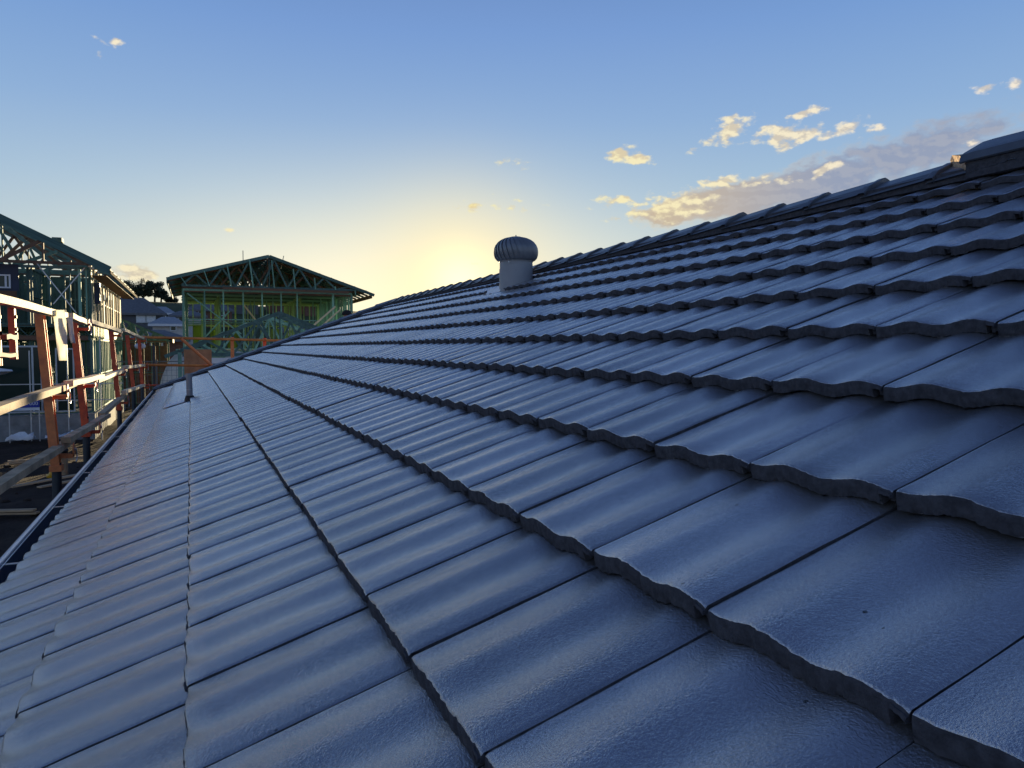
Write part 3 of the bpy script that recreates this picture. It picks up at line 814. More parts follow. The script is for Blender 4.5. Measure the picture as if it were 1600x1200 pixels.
# far rails and posts beyond the hip end
XF = 17.95
def frail(name, p0, p1, label, m=M_ORAIL, r=.028):
    t = MB(); t.tube(p0, p1, r, 10); o = t.build(name, m, smooth=True); tag(o, label, 'rail', 'rails across the far end of the roof'); return o
frail('scaffold_rail', (XF, -1.0, z_(.222)), (XF, 6.5, z_(.06)), 'upper orange rail running across in front of the green house frame')
frail('scaffold_rail', (XF, -1.0, z_(-.365)), (XF, 6.5, z_(-.53)), 'lower orange rail crossing in front of the brown board')
frail('scaffold_rail', (XF, -1.0, z_(-.80)), (XF, 6.5, z_(-.95)), 'lowest red rail just above the far corner of the roof', M_ORED, .02)
frail('scaffold_brace', (XF-.06, -.19, z_(.19)), (XF-.06, .42, z_(-.40)), 'slanting orange brace between the two far orange rails', M_OORG, .032)
for (yy, lb) in ((.845, 'left orange upright standing behind the hip caps'), (1.53, 'right orange upright just rising over the hip caps'), (4.6, 'orange upright hidden low behind the far hip')):
    t = MB(); t.box((XF+.04, yy-.035, z_(-1.3)), (XF+.10, yy+.035, z_(.245-.02*yy))); t.tube((XF-.04, yy, z_(.2-.02*yy)), (XF+.1, yy, z_(.2-.02*yy)), .02, 8)
    tag(t.build('scaffold_upright', M_OORG if yy < 1 else M_ORED), lb, 'post', 'uprights at the far end of the roof')
t = MB(); t.tube((XF+.3, -.745, 0), (XF+.3, -.745, z_(.055)), .022, 8)
tag(t.build('fence_pole', M_TUBE), 'thin dark pole standing left of the sand heap', 'pole')
# deck for the workers beyond the hip
deck = empty('scaffold_deck', (XF+.5, 3, 0), 'plank deck of the scaffold beyond the far end of the roof', 'scaffold')
for i in range(4): beam('plank', (XF+.12+.23*i, 1.8, z_(-.86)), (XF+.12+.23*i, 6.5, z_(-.86)), .22, .04, M_TIMBD, deck)
for yy in (2.0, 4.2, 6.3):
    for xx in (XF+.15, XF+.85): beam('deck_leg', (xx, yy, -.1), (xx, yy, z_(-.89)), .05, .05, M_TUBE, deck)
# worker behind the roof, only the head and hat show
def skin_person(loc, zf, label):
    x0, y0 = loc
    r = bpy.data.meshes.new('person')
    J = [(0, 0, .93, .13), (0, 0, 1.10, .12), (0, 0, 1.30, .14), (0, 0, 1.46, .07), (0, 0, 1.54, .055), (0, .0, 1.62, .085), (0, 0, 1.70, .075),
         (0, .19, 1.40, .06), (.05, .25, 1.14, .045), (-.1, .22, .92, .035), (-.12, .21, .82, .03), (0, -.19, 1.40, .06), (.05, -.25, 1.14, .045), (-.1, -.22, .92, .035), (-.12, -.21, .82, .03),
         (0, .1, .86, .09), (.02, .12, .48, .065), (.05, .12, .09, .045), (-.08, .12, .05, .035), (0, -.1, .86, .09), (.02, -.12, .48, .065), (.05, -.12, .09, .045), (-.08, -.12, .05, .035)]
    E_ = [(0, 1), (1, 2), (2, 3), (3, 4), (4, 5), (5, 6), (2, 7), (7, 8), (8, 9), (9, 10), (2, 11), (11, 12), (12, 13), (13, 14), (0, 15), (15, 16), (16, 17), (17, 18), (0, 19), (19, 20), (20, 21), (21, 22)]
    r.from_pydata([tuple(W(x0+a, y0+b_, zf+c)) for a, b_, c, _ in J], E_, [])
    o = bpy.data.objects.new('person', r); COL.objects.link(o)
    r.materials.append(M_CLOTH)
    md = o.modifiers.new('skin', 'SKIN')
    for v, (_, _, _, q_) in zip(r.skin_vertices[0].data, J): v.radius = (q_, q_)
    r.skin_vertices[0].data[0].use_root = True
    s2 = o.modifiers.new('sub', 'SUBSURF'); s2.levels = 2; s2.render_levels = 2
    tag(o, label, 'person')
    # head shape with face, and hat, as children
    h = MB(); n = 16; rr = []
    for i in range(11):
        th = pi*i/10; rr.append([(x0 + (.092*sin(th) + (.012 if abs(i-6) < 2 and k == 8 else 0))*cos(2*pi*k/n), y0+.075*sin(th)*sin(2*pi*k/n), zf+1.645+.115*cos(th)) for k in range(n)])
    h.grid(rr, close=True)
    h.tube((x0-.09, y0, zf+1.63), (x0-.115, y0, zf+1.615), .012, 8)
    for sg in (1, -1): h.tube((x0, y0+sg*.072, zf+1.64), (x0, y0+sg*.086, zf+1.64), .025, 8, .018)
    h.build('head', M_SKIN, o, smooth=True)
    c = MB(); rr = []
    for i in range(8):
        a = pi/2*i/7; rr.append([(x0+.108*cos(a)*cos(2*pi*k/n), y0+.128*cos(a)*sin(2*pi*k/n), zf+1.665+.125*sin(a)) for k in range(n)])
    c.grid(rr, close=True)
    br = [[(x0+r_*cos(2*pi*k/20)*.85, y0+r_*sin(2*pi*k/20)*(1.0 if sin(2*pi*k/20) < 0 else 1.25), zf+1.668+(.012 if r_ > .15 else 0)) for k in range(20)] for r_ in (.10, .15)]
    c.grid(br, close=True)
    c.build('hat', M_HAT, o, smooth=True, solidify=.006)
    return o
skin_person((XF+.5, 3.47), z_(-.885), 'person in a dark brimmed hat, only the head showing over the far hip')

# ------------------------------------------------------------------ timber frame house on the left
def truss(parent, x, yl, yr_, yap, zl, zr__, zap, m, axis='y', wd=.045, dp=.10, nweb=6, chordz=None, name='roof_truss'):
    """vertical triangulated truss in the plane x = const"""
    t = MB()
    A, B, C = (x, yl, zl), (x, yr_, zr__), (x, yap, zap)
    t.beam(A, C, wd, dp); t.beam((x+.001, yap, zap), (x+.001, yr_, zr__), wd, dp)
    cz = lambda y: zl+(zr__-zl)*(y-yl)/(yr_-yl) if chordz is None else chordz
    iy0, iy1 = yl+.5, yr_-.5
    t.beam((x+.002, iy0, cz(iy0)+.02), (x+.002, iy1, cz(iy1)+.02), wd, dp)
    top = lambda y: zl+(zap-zl)*(y-yl)/(yap-yl) if y < yap else zap+(zr__-zap)*(y-yap)/(yr_-yap)
    ys = [iy0+(iy1-iy0)*i/nweb for i in range(nweb+1)]
    for i in range(nweb):
        a, b_ = ys[i], ys[i+1]; m_ = (a+b_)/2
        t.beam((x+.003, a, cz(a)+.02), (x+.003, m_, top(m_)-.03), wd*.8, .07)
        t.beam((x-.003, m_, top(m_)-.03), (x-.003, b_, cz(b_)+.02), wd*.8, .07)
    t.beam((x+.004, yap, cz(yap)), (x+.004, yap, zap), wd*.8, .07)
    return t.build(name, m, parent)
def stud_wall(parent, p0, p1, zb, zt, m, sp=.6, skip=(), nog=True, wd=.045, dp=.09, jitter=0):
    p0, p1 = Vector((*p0, 0)), Vector((*p1, 0)); L = (p1-p0).length; d = (p1-p0)/L
    n = max(2, int(round(L/sp)))
    pt = lambda s, z: (p0.x+d.x*s, p0.y+d.y*s, z)
    beam('top_plate', pt(0, zt-.04), pt(L, zt-.04), dp, .08, m, parent)
    beam('bottom_plate', pt(0, zb+.02), pt(L, zb+.02), dp, .045, m, parent)
    for i in range(n+1):
        s = L*i/n + (random.uniform(-.06, .06) if 0 < i < n else 0)
        if any(a < s < b_ for a, b_ in skip): continue
        dbl = .09 if (i in (0, n) or random.random() < .12) else wd
        perp = (-d.y, d.x, 0)
        beam('stud', pt(s, zb+.043), pt(s, zt-.081), dbl if abs(d.y) > .5 else dp, dp if abs(d.y) > .5 else dbl, m, parent, up=(1, 0, 0))
    if nog: beam('noggin', pt(.05, (zb+zt)/2), pt(L-.05, (zb+zt)/2), dp*.9, .045, m, parent)
def floor_truss(parent, x, y0, y1, zb, zt, m, along='y'):
    t = MB()
    q_ = (lambda s, z: (x, s, z)) if along == 'y' else (lambda s, z: (s, x, z))
    t.beam(q_(y0, zb), q_(y1, zb), .09, .045); t.beam(q_(y0, zt), q_(y1, zt), .09, .045)
    n = int((y1-y0)/.62); st_ = (y1-y0)/n
    for i in range(n):
        a = y0+i*st_
        t.beam(q_(a, zb), q_(a+st_/2, zt), .035, .03); t.beam(q_(a+st_/2, zt), q_(a+st_, zb), .035, .03)
    return t.build('floor_truss', m, parent)

X1, X1B, YW = 31.0, 43.6, -3.28
SL1, F1B, F1T, C1 = z_(-2.33), z_(.34), z_(.80), z_(2.86)
h1 = empty('house_frame', (37, -9, 0), 'two-storey timber house frame with crossed wall straps and sloping truss roof at the left edge', 'house frame')
t = MB(); t.box((X1-.6, -16, -.05), (X1B+.3, YW+.1, SL1)); t.build('slab', M_CONC, h1)
zE, sl = z_(2.74), .50
EW = -2.62
zat = lambda y: zE + sl*(EW-y)
for i, x in enumerate([X1-.6+1.65*k for k in range(9)]):
    if x > X1B+1.2: break
    t = MB()
    m = .09
    t.beam((x, EW, zE), (x, -10, zat(-10)), .045, .12)
    t.beam((x+.002, -3.0, C1+.05), (x+.002, -16, C1+.05), .045, .10)
    ys = [-3.4, -4.6+.2*(i % 2), -5.9-.25*(i % 3), -7.2, -8.6, -10]
    for k in range(len(ys)-1):
        a, b_ = ys[k], ys[k+1]
        if (k+i) % 2 == 0: t.beam((x+.003, a, C1+.05), (x+.003, b_, zat(b_)-.05), .05, .12)
        else: t.beam((x+.003, a, zat(a)-.05), (x+.003, b_, C1+.05), .05, .12)
        if (k+i) % 3 == 0: t.beam((x-.003, b_, C1+.05), (x-.003, b_, zat(b_)-.05), .05, .10)
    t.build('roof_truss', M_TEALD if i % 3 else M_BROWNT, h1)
# battens, fascia, soffit strips
beam('barge_board', (X1-.66, EW+.04, zE-.02), (X1-.66, -10, zat(-10)-.0), .03, .26, M_TEALD, h1)
beam('fascia', (X1-.65, EW+.05, zE-.09), (X1B+1.3, EW+.05, zE-.09), .03, .11, M_MATTF, h1)
for k in range(7): beam('roof_batten', (X1-.6, EW-1.1*k-.1, zat(EW-1.1*k-.1)+.08), (X1B+1.2, EW-1.1*k-.1, zat(EW-1.1*k-.1)+.08), .06, .035, M_TEALD, h1)
t = MB(); t.box((X1-.5, -4.35, zat(-4.3)+.08), (X1+.0, -4.05, zat(-4.3)+.22)); t.build('timber_pack', M_TEALD, h1)
t = MB()
t.poly([(X1-.3, EW-.1, zE-.19), (X1B+1.2, EW-.1, zE-.19), (X1B+1.2, YW+.05, zE-.19), (X1-.3, YW+.05, zE-.19)]); t.build('eave_soffit', M_BROWNT, h1, solidify=.01)
stud_wall(h1, (X1, -16), (X1, YW), F1T, C1, M_TEALD, .62, nog=False)
stud_wall(h1, (X1, -3.6), (X1, YW), F1T, C1, M_TEAL, .16, nog=False)
for k in range(13):
    xk = X1+.35+k*1.0
    beam('stud', (xk, YW+.01*(k % 3), F1T), (xk, YW+.01*(k % 3), C1), .05, .12 if k % 4 else .34, M_TIMB, h1, up=(1, 0, 0))
beam('top_plate', (X1+.1, YW, C1+.04), (X1B, YW, C1+.04), .09, .08, M_TIMB, h1)
beam('noggin', (X1+3, YW-.02, z_(1.75)), (X1B, YW-.02, z_(1.75)), .05, .05, M_TIMB, h1)
stud_wall(h1, (X1+.1, YW), (X1B, YW), SL1, F1B, M_TEAL, .6)
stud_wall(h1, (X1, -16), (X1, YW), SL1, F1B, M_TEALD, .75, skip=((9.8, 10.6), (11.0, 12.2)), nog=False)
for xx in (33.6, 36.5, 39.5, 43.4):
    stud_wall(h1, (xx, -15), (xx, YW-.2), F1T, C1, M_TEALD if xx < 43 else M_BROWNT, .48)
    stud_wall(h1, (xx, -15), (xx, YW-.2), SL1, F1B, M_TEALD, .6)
for yy in (-5.2, -7.3, -9.4):
    stud_wall(h1, (X1+.2, yy), (X1B-.2, yy), F1T, C1, M_TEALD, .6)
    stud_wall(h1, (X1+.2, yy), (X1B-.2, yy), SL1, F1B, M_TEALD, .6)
for k in range(10): floor_truss(h1, X1+.05+.6*k*2.1, -15.5, YW, F1B+.04, F1T-.06, M_TEALD)
beam('edge_beam', (X1-.05, -16, F1B+.0), (X1-.05, YW-.1, F1B+.0), .05, .16, M_BROWNT, h1)
beam('edge_beam', (X1, YW+.06, F1B+.23), (X1B, YW+.06, F1B+.23), .04, .42, M_LIME, h1)
t = MB(); t.box((X1+.2, -15.6, F1T-.035), (X1B, YW-.05, F1T-.015)); t.build('floor_sheet', M_BROWNT, h1)
for (xx, a, b_, z0, z1) in ((33.7, -9, -5.75, .85, 2.75), (33.8, -5.0, -4.45, .9, 2.7), (36.7, -5.5, -4.1, 1.2, 2.75), (39.6, -9, -5.9, 1.0, 2.6), (41, -9, -4, 2.2, 2.85), (39.6, -5.6, -4.4, 1.2, 2.3), (36.6, -8.2, -6.6, .9, 2.7), (43.5, -8, -3.5, .8, 2.1), (36.6, -5.1, -4.6, .8, 2.5), (43.5, -8, -4, 2.3, 2.8)):
    beam('interior_shade_sheet', (xx, a, z_((z0+z1)/2)), (xx, b_, z_((z0+z1)/2)), .012, z1-z0, M_TEALD, h1)  # dark sheets added to stand in for the shade inside the frame
# crossed steel straps
def at1(px_y, z): return (X1-.07, px_y, z_(z))
beam('brace_strap', at1(-4.93, 3.0), at1(-3.72, 1.22), .012, .035, M_STRAP, h1)
beam('brace_strap', (X1-.085, -3.42, z_(2.83)), (X1-.085, -4.42, z_(1.52)), .012, .035, M_STRAP, h1)
# navy wrap with small white window
t = MB(); t.box((X1-.08, -9, z_(1.95)), (X1-.06, -5.43, z_(2.86))); t.build('wall_sheet', M_NAVY, h1)
t = MB(); t.box((X1-.075, -9, z_(1.72)), (X1-.055, -5.5, z_(1.945))); t.build('brown_sheet', M_BROWNT, h1)
def window(parent, x, y0, y1, z0, z1, mull=(), fw_=.06, m=M_ALU, name='window'):
    t = MB(); t.box((x-.04, y0, z0), (x+.02, y0+fw_, z1)); t.box((x-.04, y1-fw_, z0), (x+.02, y1, z1))
    t.box((x-.04, y0+fw_, z1-fw_), (x+.02, y1-fw_, z1)); t.box((x-.04, y0+fw_, z0), (x+.02, y1-fw_, z0+fw_))
    for mm in mull: t.box((x-.035, mm-.03, z0+fw_), (x+.015, mm+.03, z1-fw_))
    o = t.build(name, m, parent)
    t = MB(); t.box((x-.008, y0+fw_*.9, z0+fw_*.9), (x-.002, y1-fw_*.9, z1-fw_*.9)); t.build('pane', M_GLASS, o)
    return o
window(h1, X1-.11, -6.6, -5.66, z_(2.03), z_(2.50), (-5.80,), .05, M_WHITE)
window(h1, X1-.1, -6.6, -4.60, z_(-2.27), z_(.07), (-5.09, -4.83), .06)
window(h1, X1-.1, -4.40, -3.82, z_(-2.27), z_(-.02), (), .05)
# panel with sunlight painted in as lime green, on the sunlit side, lower rail of scaffold tubes
for k in range(1): beam('wall_panel', (X1+.9+1.1*k, YW+.09, z_(.55)), (X1+1.7+1.1*k, YW+.09, z_(.55)), .012, .5, M_LIME, h1)
beam('scaffold_tube', (X1-1.2, -9, z_(-1.22)), (X1-1.2, -2.2, z_(-1.24)), .03, .03, M_STRAP, h1)
beam('scaffold_tube', (X1-1.2, -9, z_(-1.80)), (X1-1.2, -2.2, z_(-1.80)), .03, .03, M_STRAP, h1)
for yy in (-5.0, -3.9, -2.9): beam('scaffold_tube', (X1-1.2, yy, 0), (X1-1.2, yy, z_(-.1 if yy < -4 else .4)), .035, .035, M_STRAP, h1)
t = MB(); t.beam((X1+.7, YW+.16, z_(1.6)), (X1+.7, YW+.16, z_(2.35)), .18, .35); t.build('dark_sheet', M_NAVY, h1)

# blue sign
sg = empty('site_sign', (X1-1.4, -5.2, 0), 'small blue site sign with white number on the fence below the left house frame', 'sign')
XS = X1-1.36
t = MB(); t.box((XS, -5.62, z_(-2.00)), (XS+.02, -4.72, z_(-1.74))); t.build('blue_panel', M_BLUE, sg)
t = MB(); t.box((XS, -5.62, z_(-2.10)), (XS+.02, -4.72, z_(-2.005))); t.build('white_panel', M_WHITE, sg)
t = MB(); t.box((XS, -4.95, z_(-1.735)), (XS+.02, -4.72, z_(-1.66))); t.build('yellow_panel', M_YEL, sg)
for yy in (-5.6, -4.74): beam('sign_stake', (XS+.04, yy, 0), (XS+.04, yy, z_(-1.75)), .03, .03, M_STRAP, sg)
def text(s, size, p, m, parent, name='lettering'):
    c = bpy.data.curves.new(name, 'FONT'); c.body = s; c.size = size; c.align_x = 'RIGHT'; c.align_y = 'CENTER'; c.extrude = .002
    o = bpy.data.objects.new(name, c); COL.objects.link(o)
    me = bpy.data.meshes.new_from_object(o); bpy.data.objects.remove(o)
    me.materials.append(m); o = bpy.data.objects.new(name, me); COL.objects.link(o)
    # text faces the camera: right = +y(site), up = z
    x = W(0, 1, 0); y = Vector((0, 0, 1)); z = x.cross(y)
    M = Matrix((x, y, z)).transposed().to_4x4(); M.translation = W(*p); o.matrix_basis = M; attach(o, parent); return o
text('00 177 000', .17, (XS-.004, -4.76, z_(-1.87)), M_WHITE, sg)

# things on the ground between the roof and the frame
def pile(x, y, n, L, label, m, cat='timber', ang=0, name='timber_board'):
    r = empty(name, (x, y, 0), label, cat, None)
    for i in range(n):
        a = ang+random.uniform(-.06, .06); dx, dy = L/2*cos(a), L/2*sin(a); yy = y+random.uniform(-.3, .3); zz = ground_z(x, y)+.05+.045*i
        beam('board', (x-dx, yy-dy, zz), (x+dx, yy+dy, zz+random.uniform(-.02, .02)), .14, .035, m, r)
    return r
pile(24, -3.2, 3, 2.4, 'loose pale boards lying on the soil behind the first red post', M_TIMBD, ang=1.3)
pile(20.5, -2.9, 2, 1.8, 'short boards on dark soil beside the scaffold tube', M_TIMBD, ang=.7)
pile(17, -3.6, 2, 2.2, 'two weathered planks lying flat nearest the gutter', M_TIMBD, ang=1.9)
def scrap(x, y, a, b_, m, label, seed, cat='scrap', z=.04, lift=.05):
    t = MB(); rr = []
    for i in range(7):
        rr.append([(x+a*(i/6-.5)+.1*b_*sin(j), y+b_*(j/5-.5), ground_z(x, y)+z+lift*abs(mnoise.noise(Vector((i*.5, j*.5, seed))))) for j in range(6)])
    t.grid(rr); o = t.build('scrap_sheet', m, smooth=True, solidify=.006); tag(o, label, cat, 'scraps lying on the soil'); return o
scrap(13.9, -2.35, .35, .28, M_WHITE, 'small white scrap on the bare soil left of the gutter', 3)
scrap(29.0, -4.0, .6, .9, M_WHITE, 'white sheet lying against the slab below the left house frame', 5, z=.25, lift=.3)
scrap(29.2, -5.2, .5, .8, M_WHITE, 'crumpled white sheet beside the site sign', 8, z=.12, lift=.4)
scrap(21.0, -1.9, .5, .35, M_FWALLL, 'pale scrap beside the foot of the second red post', 9)
t = MB()
for i in range(170):
    x = random.uniform(8, 30); y = random.uniform(-8, -1.5)
    q_ = random.uniform(.03, .12); n = 7
    t.grid([[(x+q_*(1+.3*mnoise.noise(Vector((i, j, k))))*sin(pi*j/4)*cos(2*pi*k/n), y+q_*(1+.3*mnoise.noise(Vector((i, j, k+9))))*sin(pi*j/4)*sin(2*pi*k/n), ground_z(x, y)+q_*.2+q_*.6*cos(pi*j/4)) for k in range(n)] for j in range(5)], close=True)
tag(t.build('earth_clods', M_SOIL), 'scattered dark clods of earth on the bare ground left of the gutter', 'earth clods', kind='stuff')
# white car-like corner of a folded metal sheet at the left edge
t = MB(); t.grid([[(29.5, -7.2, z_(-.62)), (29.5, -6.2, z_(-.62)), (29.5, -5.45, z_(-.74))], [(29.4, -7.2, z_(-.80)), (29.4, -6.2, z_(-.78)), (29.4, -5.4, z_(-.77))], [(29.9, -7.2, z_(-.98)), (29.9, -6.2, z_(-.96)), (29.9, -5.7, z_(-.86))]])
tag(t.build('folded_sheet', M_WHITE, solidify=.02), 'folded white metal sheet poking in at the left edge below the top rail', 'metal sheet')

# ------------------------------------------------------------------ single-storey wing behind the left frame
wg = empty('wing_roof_frame', (48, -2, 0), 'dark low roof frame sloping down to the right behind the left house frame', 'roof frame')
for k in range(7):
    x = 44.4+.6*k
    t = MB(); A = (x, -4.6, z_(2.0)); B = (x, -.95, z_(.42))
    t.beam(A, B, .045, .12); t.beam((x, -4.6, z_(.40)), (x, -.9, z_(.40)), .045, .1)
    for i in range(6):
        ya = -4.4+.58*i; yb_ = ya+.29; zt_ = lambda y: z_(2.0-(y+4.6)*1.58/3.65)
        t.beam((x+.002, ya, z_(.4)), (x+.002, yb_, zt_(yb_)-.03), .035, .06); t.beam((x-.002, yb_, zt_(yb_)-.03), (x-.002, ya+.58, z_(.4)), .035, .06)
    t.build('roof_truss', M_TEALD, wg)
beam('fascia', (44.3, -.9, z_(.36)), (48.2, -.9, z_(.36)), .03, .2, M_BROWNT, wg)
stud_wall(wg, (44.4, -4.6), (44.4, -1.2), 0, z_(.36), M_BROWNT, .6)
stud_wall(wg, (48.0, -4.6), (48.0, -1.2), 0, z_(.36), M_TEALD, .4)
t = MB(); t.box((48.2, -4.6, 0), (48.3, -1.3, z_(.1))); t.build('brick_wall', M_BRICK, wg)

# ------------------------------------------------------------------ green house frame in the middle
X2, X2B = 33.0, 43.0
YL, YRr = -.25, 6.4
SL2, M1, M2, C2 = z_(-2.7), z_(-.45), z_(-.08), z_(2.34)
h2 = empty('house_frame', (39, 3, 0), 'two-storey green timber house frame with wide gable roof in the middle distance', 'house frame')
t = MB(); t.box((X2-.4, YL-.3, -.05), (X2B+.3, YRr+.4, SL2)); t.build('slab', M_CONC, h2)
yA, zA = 3.0, z_(3.69)
yEl, zEl, yEr, zEr = -.8, z_(2.66), 7.2, z_(2.27)
nT = 14
for i in range(nT):
    x = X2-.35 + i*(X2B-X2+.9)/(nT-1)
    truss(h2, x, yEl, yEr, yA, zEl, zEr, zA, (M_TEALD, M_BROWNT, M_TEALD)[i % 3], nweb=(7, 5, 8, 6)[i % 4], wd=.04, dp=.08, chordz=z_(2.42))
beam('barge_board', (X2-.42, yEl-.03, zEl+.0), (X2-.42, yA, zA+.02), .03, .12, M_TEALD, h2)
beam('barge_board', (X2-.423, yA, zA+.02), (X2-.423, yEr+.1, zEr-.03), .03, .12, M_TEALD, h2)
for s_, (ya, za) in ((1, (yEl, zEl)), (2, (yEr, zEr))):
    for k in range(9):
        a = .06+.92*k/8; y = ya+(yA-ya)*a; z = za+(zA-za)*a
        beam('roof_batten', (X2-.38, y, z+.075), (X2B+.6, y, z+.075), .05, .035, M_TEALD, h2)
beam('fascia', (X2-.4, yEl-.02, zEl-.05), (X2B+.6, yEl-.02, zEl-.05), .03, .2, M_TEALD, h2)
beam('fascia', (X2-.4, yEr, zEr-.08), (X2B+.6, yEr, zEr-.08), .03, .16, M_BROWNT, h2)
for k in range(9): beam('gable_stick', (X2-.5, -.1+.82*k, z_(2.42)), (X2-.5, -.32+.82*k+.03*k, min(z_(2.5+.26*(k+1)), z_(3.55-.33*max(0, k-4)))), .05, .03, M_TEAL, h2)
# sheeting lies on the roof
for s_, (ya, za) in ((1, (yEl, zEl)), (2, (yEr, zEr))):
    t = MB(); y0, z0 = ya+(yA-ya)*.02, za+(zA-za)*.02+.11; y1, z1 = ya+(yA-ya)*.97, za+(zA-za)*.97+.11
    t.poly([(X2-.2, y0, z0), (X2B+.5, y0, z0), (X2B+.5, y1, z1), (X2-.2, y1, z1)]); t.build('roof_sheet', M_TEALD, h2, solidify=.01)
beam('lintel', (X2-.02, YL, z_(2.33)), (X2-.02, YRr, z_(2.30)), .05, .24, M_BROWNT, h2)
beam('lintel', (X2-.47, 1.2, z_(2.37)), (X2-.47, 6.2, z_(2.33)), .03, .10, M_BROWNT, h2)
stud_wall(h2, (X2, YL), (X2, YRr), M2, C2, M_TEAL, .78, skip=((3.2, 3.5), (4.9, 5.6)), dp=.1, wd=.055)
stud_wall(h2, (X2, YL), (X2, YRr), SL2, M1, M_TEAL, .6)
stud_wall(h2, (X2B, YL), (X2B, YRr), M2, C2, M_LIME, .42)
stud_wall(h2, (X2, YL), (X2B, YL), M2, C2, M_TEAL, .6)
stud_wall(h2, (X2+.1, YRr), (X2B, YRr), M2, C2, M_TEAL, .6)
stud_wall(h2, (X2, YL), (X2B, YL), SL2, M1, M_TEAL, .6)
for xx in (36.2, 38.8, 41.7): stud_wall(h2, (xx, YL+.1), (xx, YRr-.1), M2, C2, M_LIME if xx > 40 else M_TEAL, .7, skip=((1.5, 2.4), (4.2, 5.2)))
for yy in (1.2, 4.7): stud_wall(h2, (X2+3.4, yy), (X2B-.2, yy), M2, C2, M_LIME, 1.1, nog=False)
for (a, b_) in (((X2-.06, -.2), (X2-.06, 1.0)),): pass
beam('brace', (X2-.08, -.1, z_(2.15)), (X2-.08, 1.9, z_(.55)), .02, .05, M_TEAL, h2)
beam('brace', (X2-.08, 4.3, z_(.5)), (X2-.08, 5.7, z_(1.75)), .03, .07, M_TIMB, h2)
beam('brace', (X2-.12, 4.5, z_(.35)), (X2-.12, 5.9, z_(1.62)), .03, .06, M_TIMB, h2)
beam('brace', (X2+3, 2.2, z_(1.9)), (X2+3, 3.3, z_(.4)), .03, .07, M_TIMB, h2)
beam('brace', (X2+.8, .2, z_(.05)), (X2+.8, 1.5, z_(1.5)), .03, .06, M_TEAL, h2)
# translucent sheets added at the back walls to give lime patches of sunlight
for (x, y0, y1, z0, z1) in ((42.9, .1, .5, .05, 1.2), (41.9, .9, 1.2, .05, .9), (41.6, 1.7, 2.3, .0, .9), (42.9, 4.0, 4.5, .1, 1.0)):
    beam('wall_sheet', (x, y0, z_((z0+z1)/2)), (x, y1, z_((z0+z1)/2)), .01, z1-z0, M_WRAP, h2)
for k in range(6): floor_truss(h2, X2+.03+2.3*k, YL, YRr, M1+.03, M2-.06, M_TEAL)
t = MB(); t.box((X2+.2, YL+.1, M2-.035), (X2B, YRr-.1, M2-.015)); t.build('floor_sheet', M_BROWNT, h2)
for yy, tilt in ((2.05, 0), (3.55, .12)): beam('roof_stick', (X2+.5, yy, z_(3.3)), (X2+.5, yy+tilt, z_(3.86 if tilt else 4.0)), .03, .03, M_TIMB, h2)
beam('scaffold_pole', (X2-.9, YRr+.35, 0), (X2-.9, YRr+.35, z_(1.6)), .05, .05, M_TUBE, h2)

# ------------------------------------------------------------------ low garage roof frame in front of it
gf = empty('garage_roof_frame', (27, 2.6, 0), 'low blue-green roof truss frame standing in front of the green house frame', 'roof frame')
XG = 25.6
for k in (0, 2, 5):
    x = XG+.75*k; sc_ = 1.0
    truss(gf, x, -.75, 6.1, 2.65, z_(-.28), z_(-.28), z_(1.12-.0*k), M_TEAL if k % 2 else M_TEALD, nweb=(4, 0, 6, 0, 0, 5)[k], chordz=z_(-.25), dp=.11)
for k in range(5):
    a = .1+.2*k
    beam('roof_batten', (XG-.2, -.75+3.4*a, z_(-.28+1.4*a)+.07), (XG+4.2, -.75+3.4*a, z_(-.28+1.4*a)+.07), .04, .035, M_TEAL, gf)
t = MB(); t.box((XG-.1, .45, z_(-.50)), (XG-.02, 6, z_(-.32))); t.build('white_lintel', M_WHITE, gf)
stud_wall(gf, (XG, -.2), (XG, 5.9), 0, z_(-.5), M_TEAL, .9)
stud_wall(gf, (XG+3.9, -.2), (XG+3.9, 5.9), 0, z_(-.4), M_TEALD, .6)
floor_truss(gf, XG-.2, .4, 5.8, z_(-.95), z_(-.56), M_LIME)
t = MB(); t.box((XG+.2, -.1, z_(-2.6)), (XG+.25, 5.8, z_(-.98))); t.build('dark_sheet', M_NAVY, gf)
window(gf, XG-.12, .75, 1.7, z_(-1.9), z_(-.78), (), .05)

# brown board, mesh fence, sand heap and the teal post beside it
t = MB(); t.box((20.0, -.16, z_(-2.2)), (20.03, .46, z_(-.045)))
tag(t.build('plywood_board', M_PLY), 'upright reddish brown plywood board left of the green frame behind the hip', 'board')
t = MB(); t.box((20.1, -.30, 0), (20.18, -.21, z_(-.12))); tag(t.build('post', M_TEAL), 'blue-green post standing at the left edge of the brown board', 'post')
t = MB(); n = 26; rr = []
for i in range(n+1):
    row_ = []
    for j in range(n+1):
        x = 25.2+4.5*i/n; y = -1.9+5.2*j/n
        r_ = min(sqrt(((x-27.4)/2.1)**2+((y+.05)/1.15)**2), sqrt(((x-27.4)/2.1)**2+((y-1.6)/1.6)**2))
        z = 3.0*max(0, 1-r_*r_)**.45*(1+.12*mnoise.noise(Vector((x, y, 0))))-.02
        row_.append((x, y, z+.10*mnoise.noise(Vector((x*2, y*2, 4)))))
    rr.append(row_)
t.grid(rr); o = t.build('sand_heap', M_SAND, smooth=True); tag(o, 'pale heap of sand behind the wire fence near the far roof corner', 'sand heap')
fn = empty('mesh_fence', (24, -.5, 0), 'temporary wire mesh fence in front of the pale sand heap', 'fence')
t = MB()
for i in range(17): t.beam((24, -1.9+.125*i, .1), (24, -1.9+.125*i, 2.75), .008, .008)
for i in range(18): t.beam((24.006, -1.9, .15+.15*i), (24.006, .1, .15+.15*i), .008, .008)
t.build('wire_mesh', M_WIRE, fn)
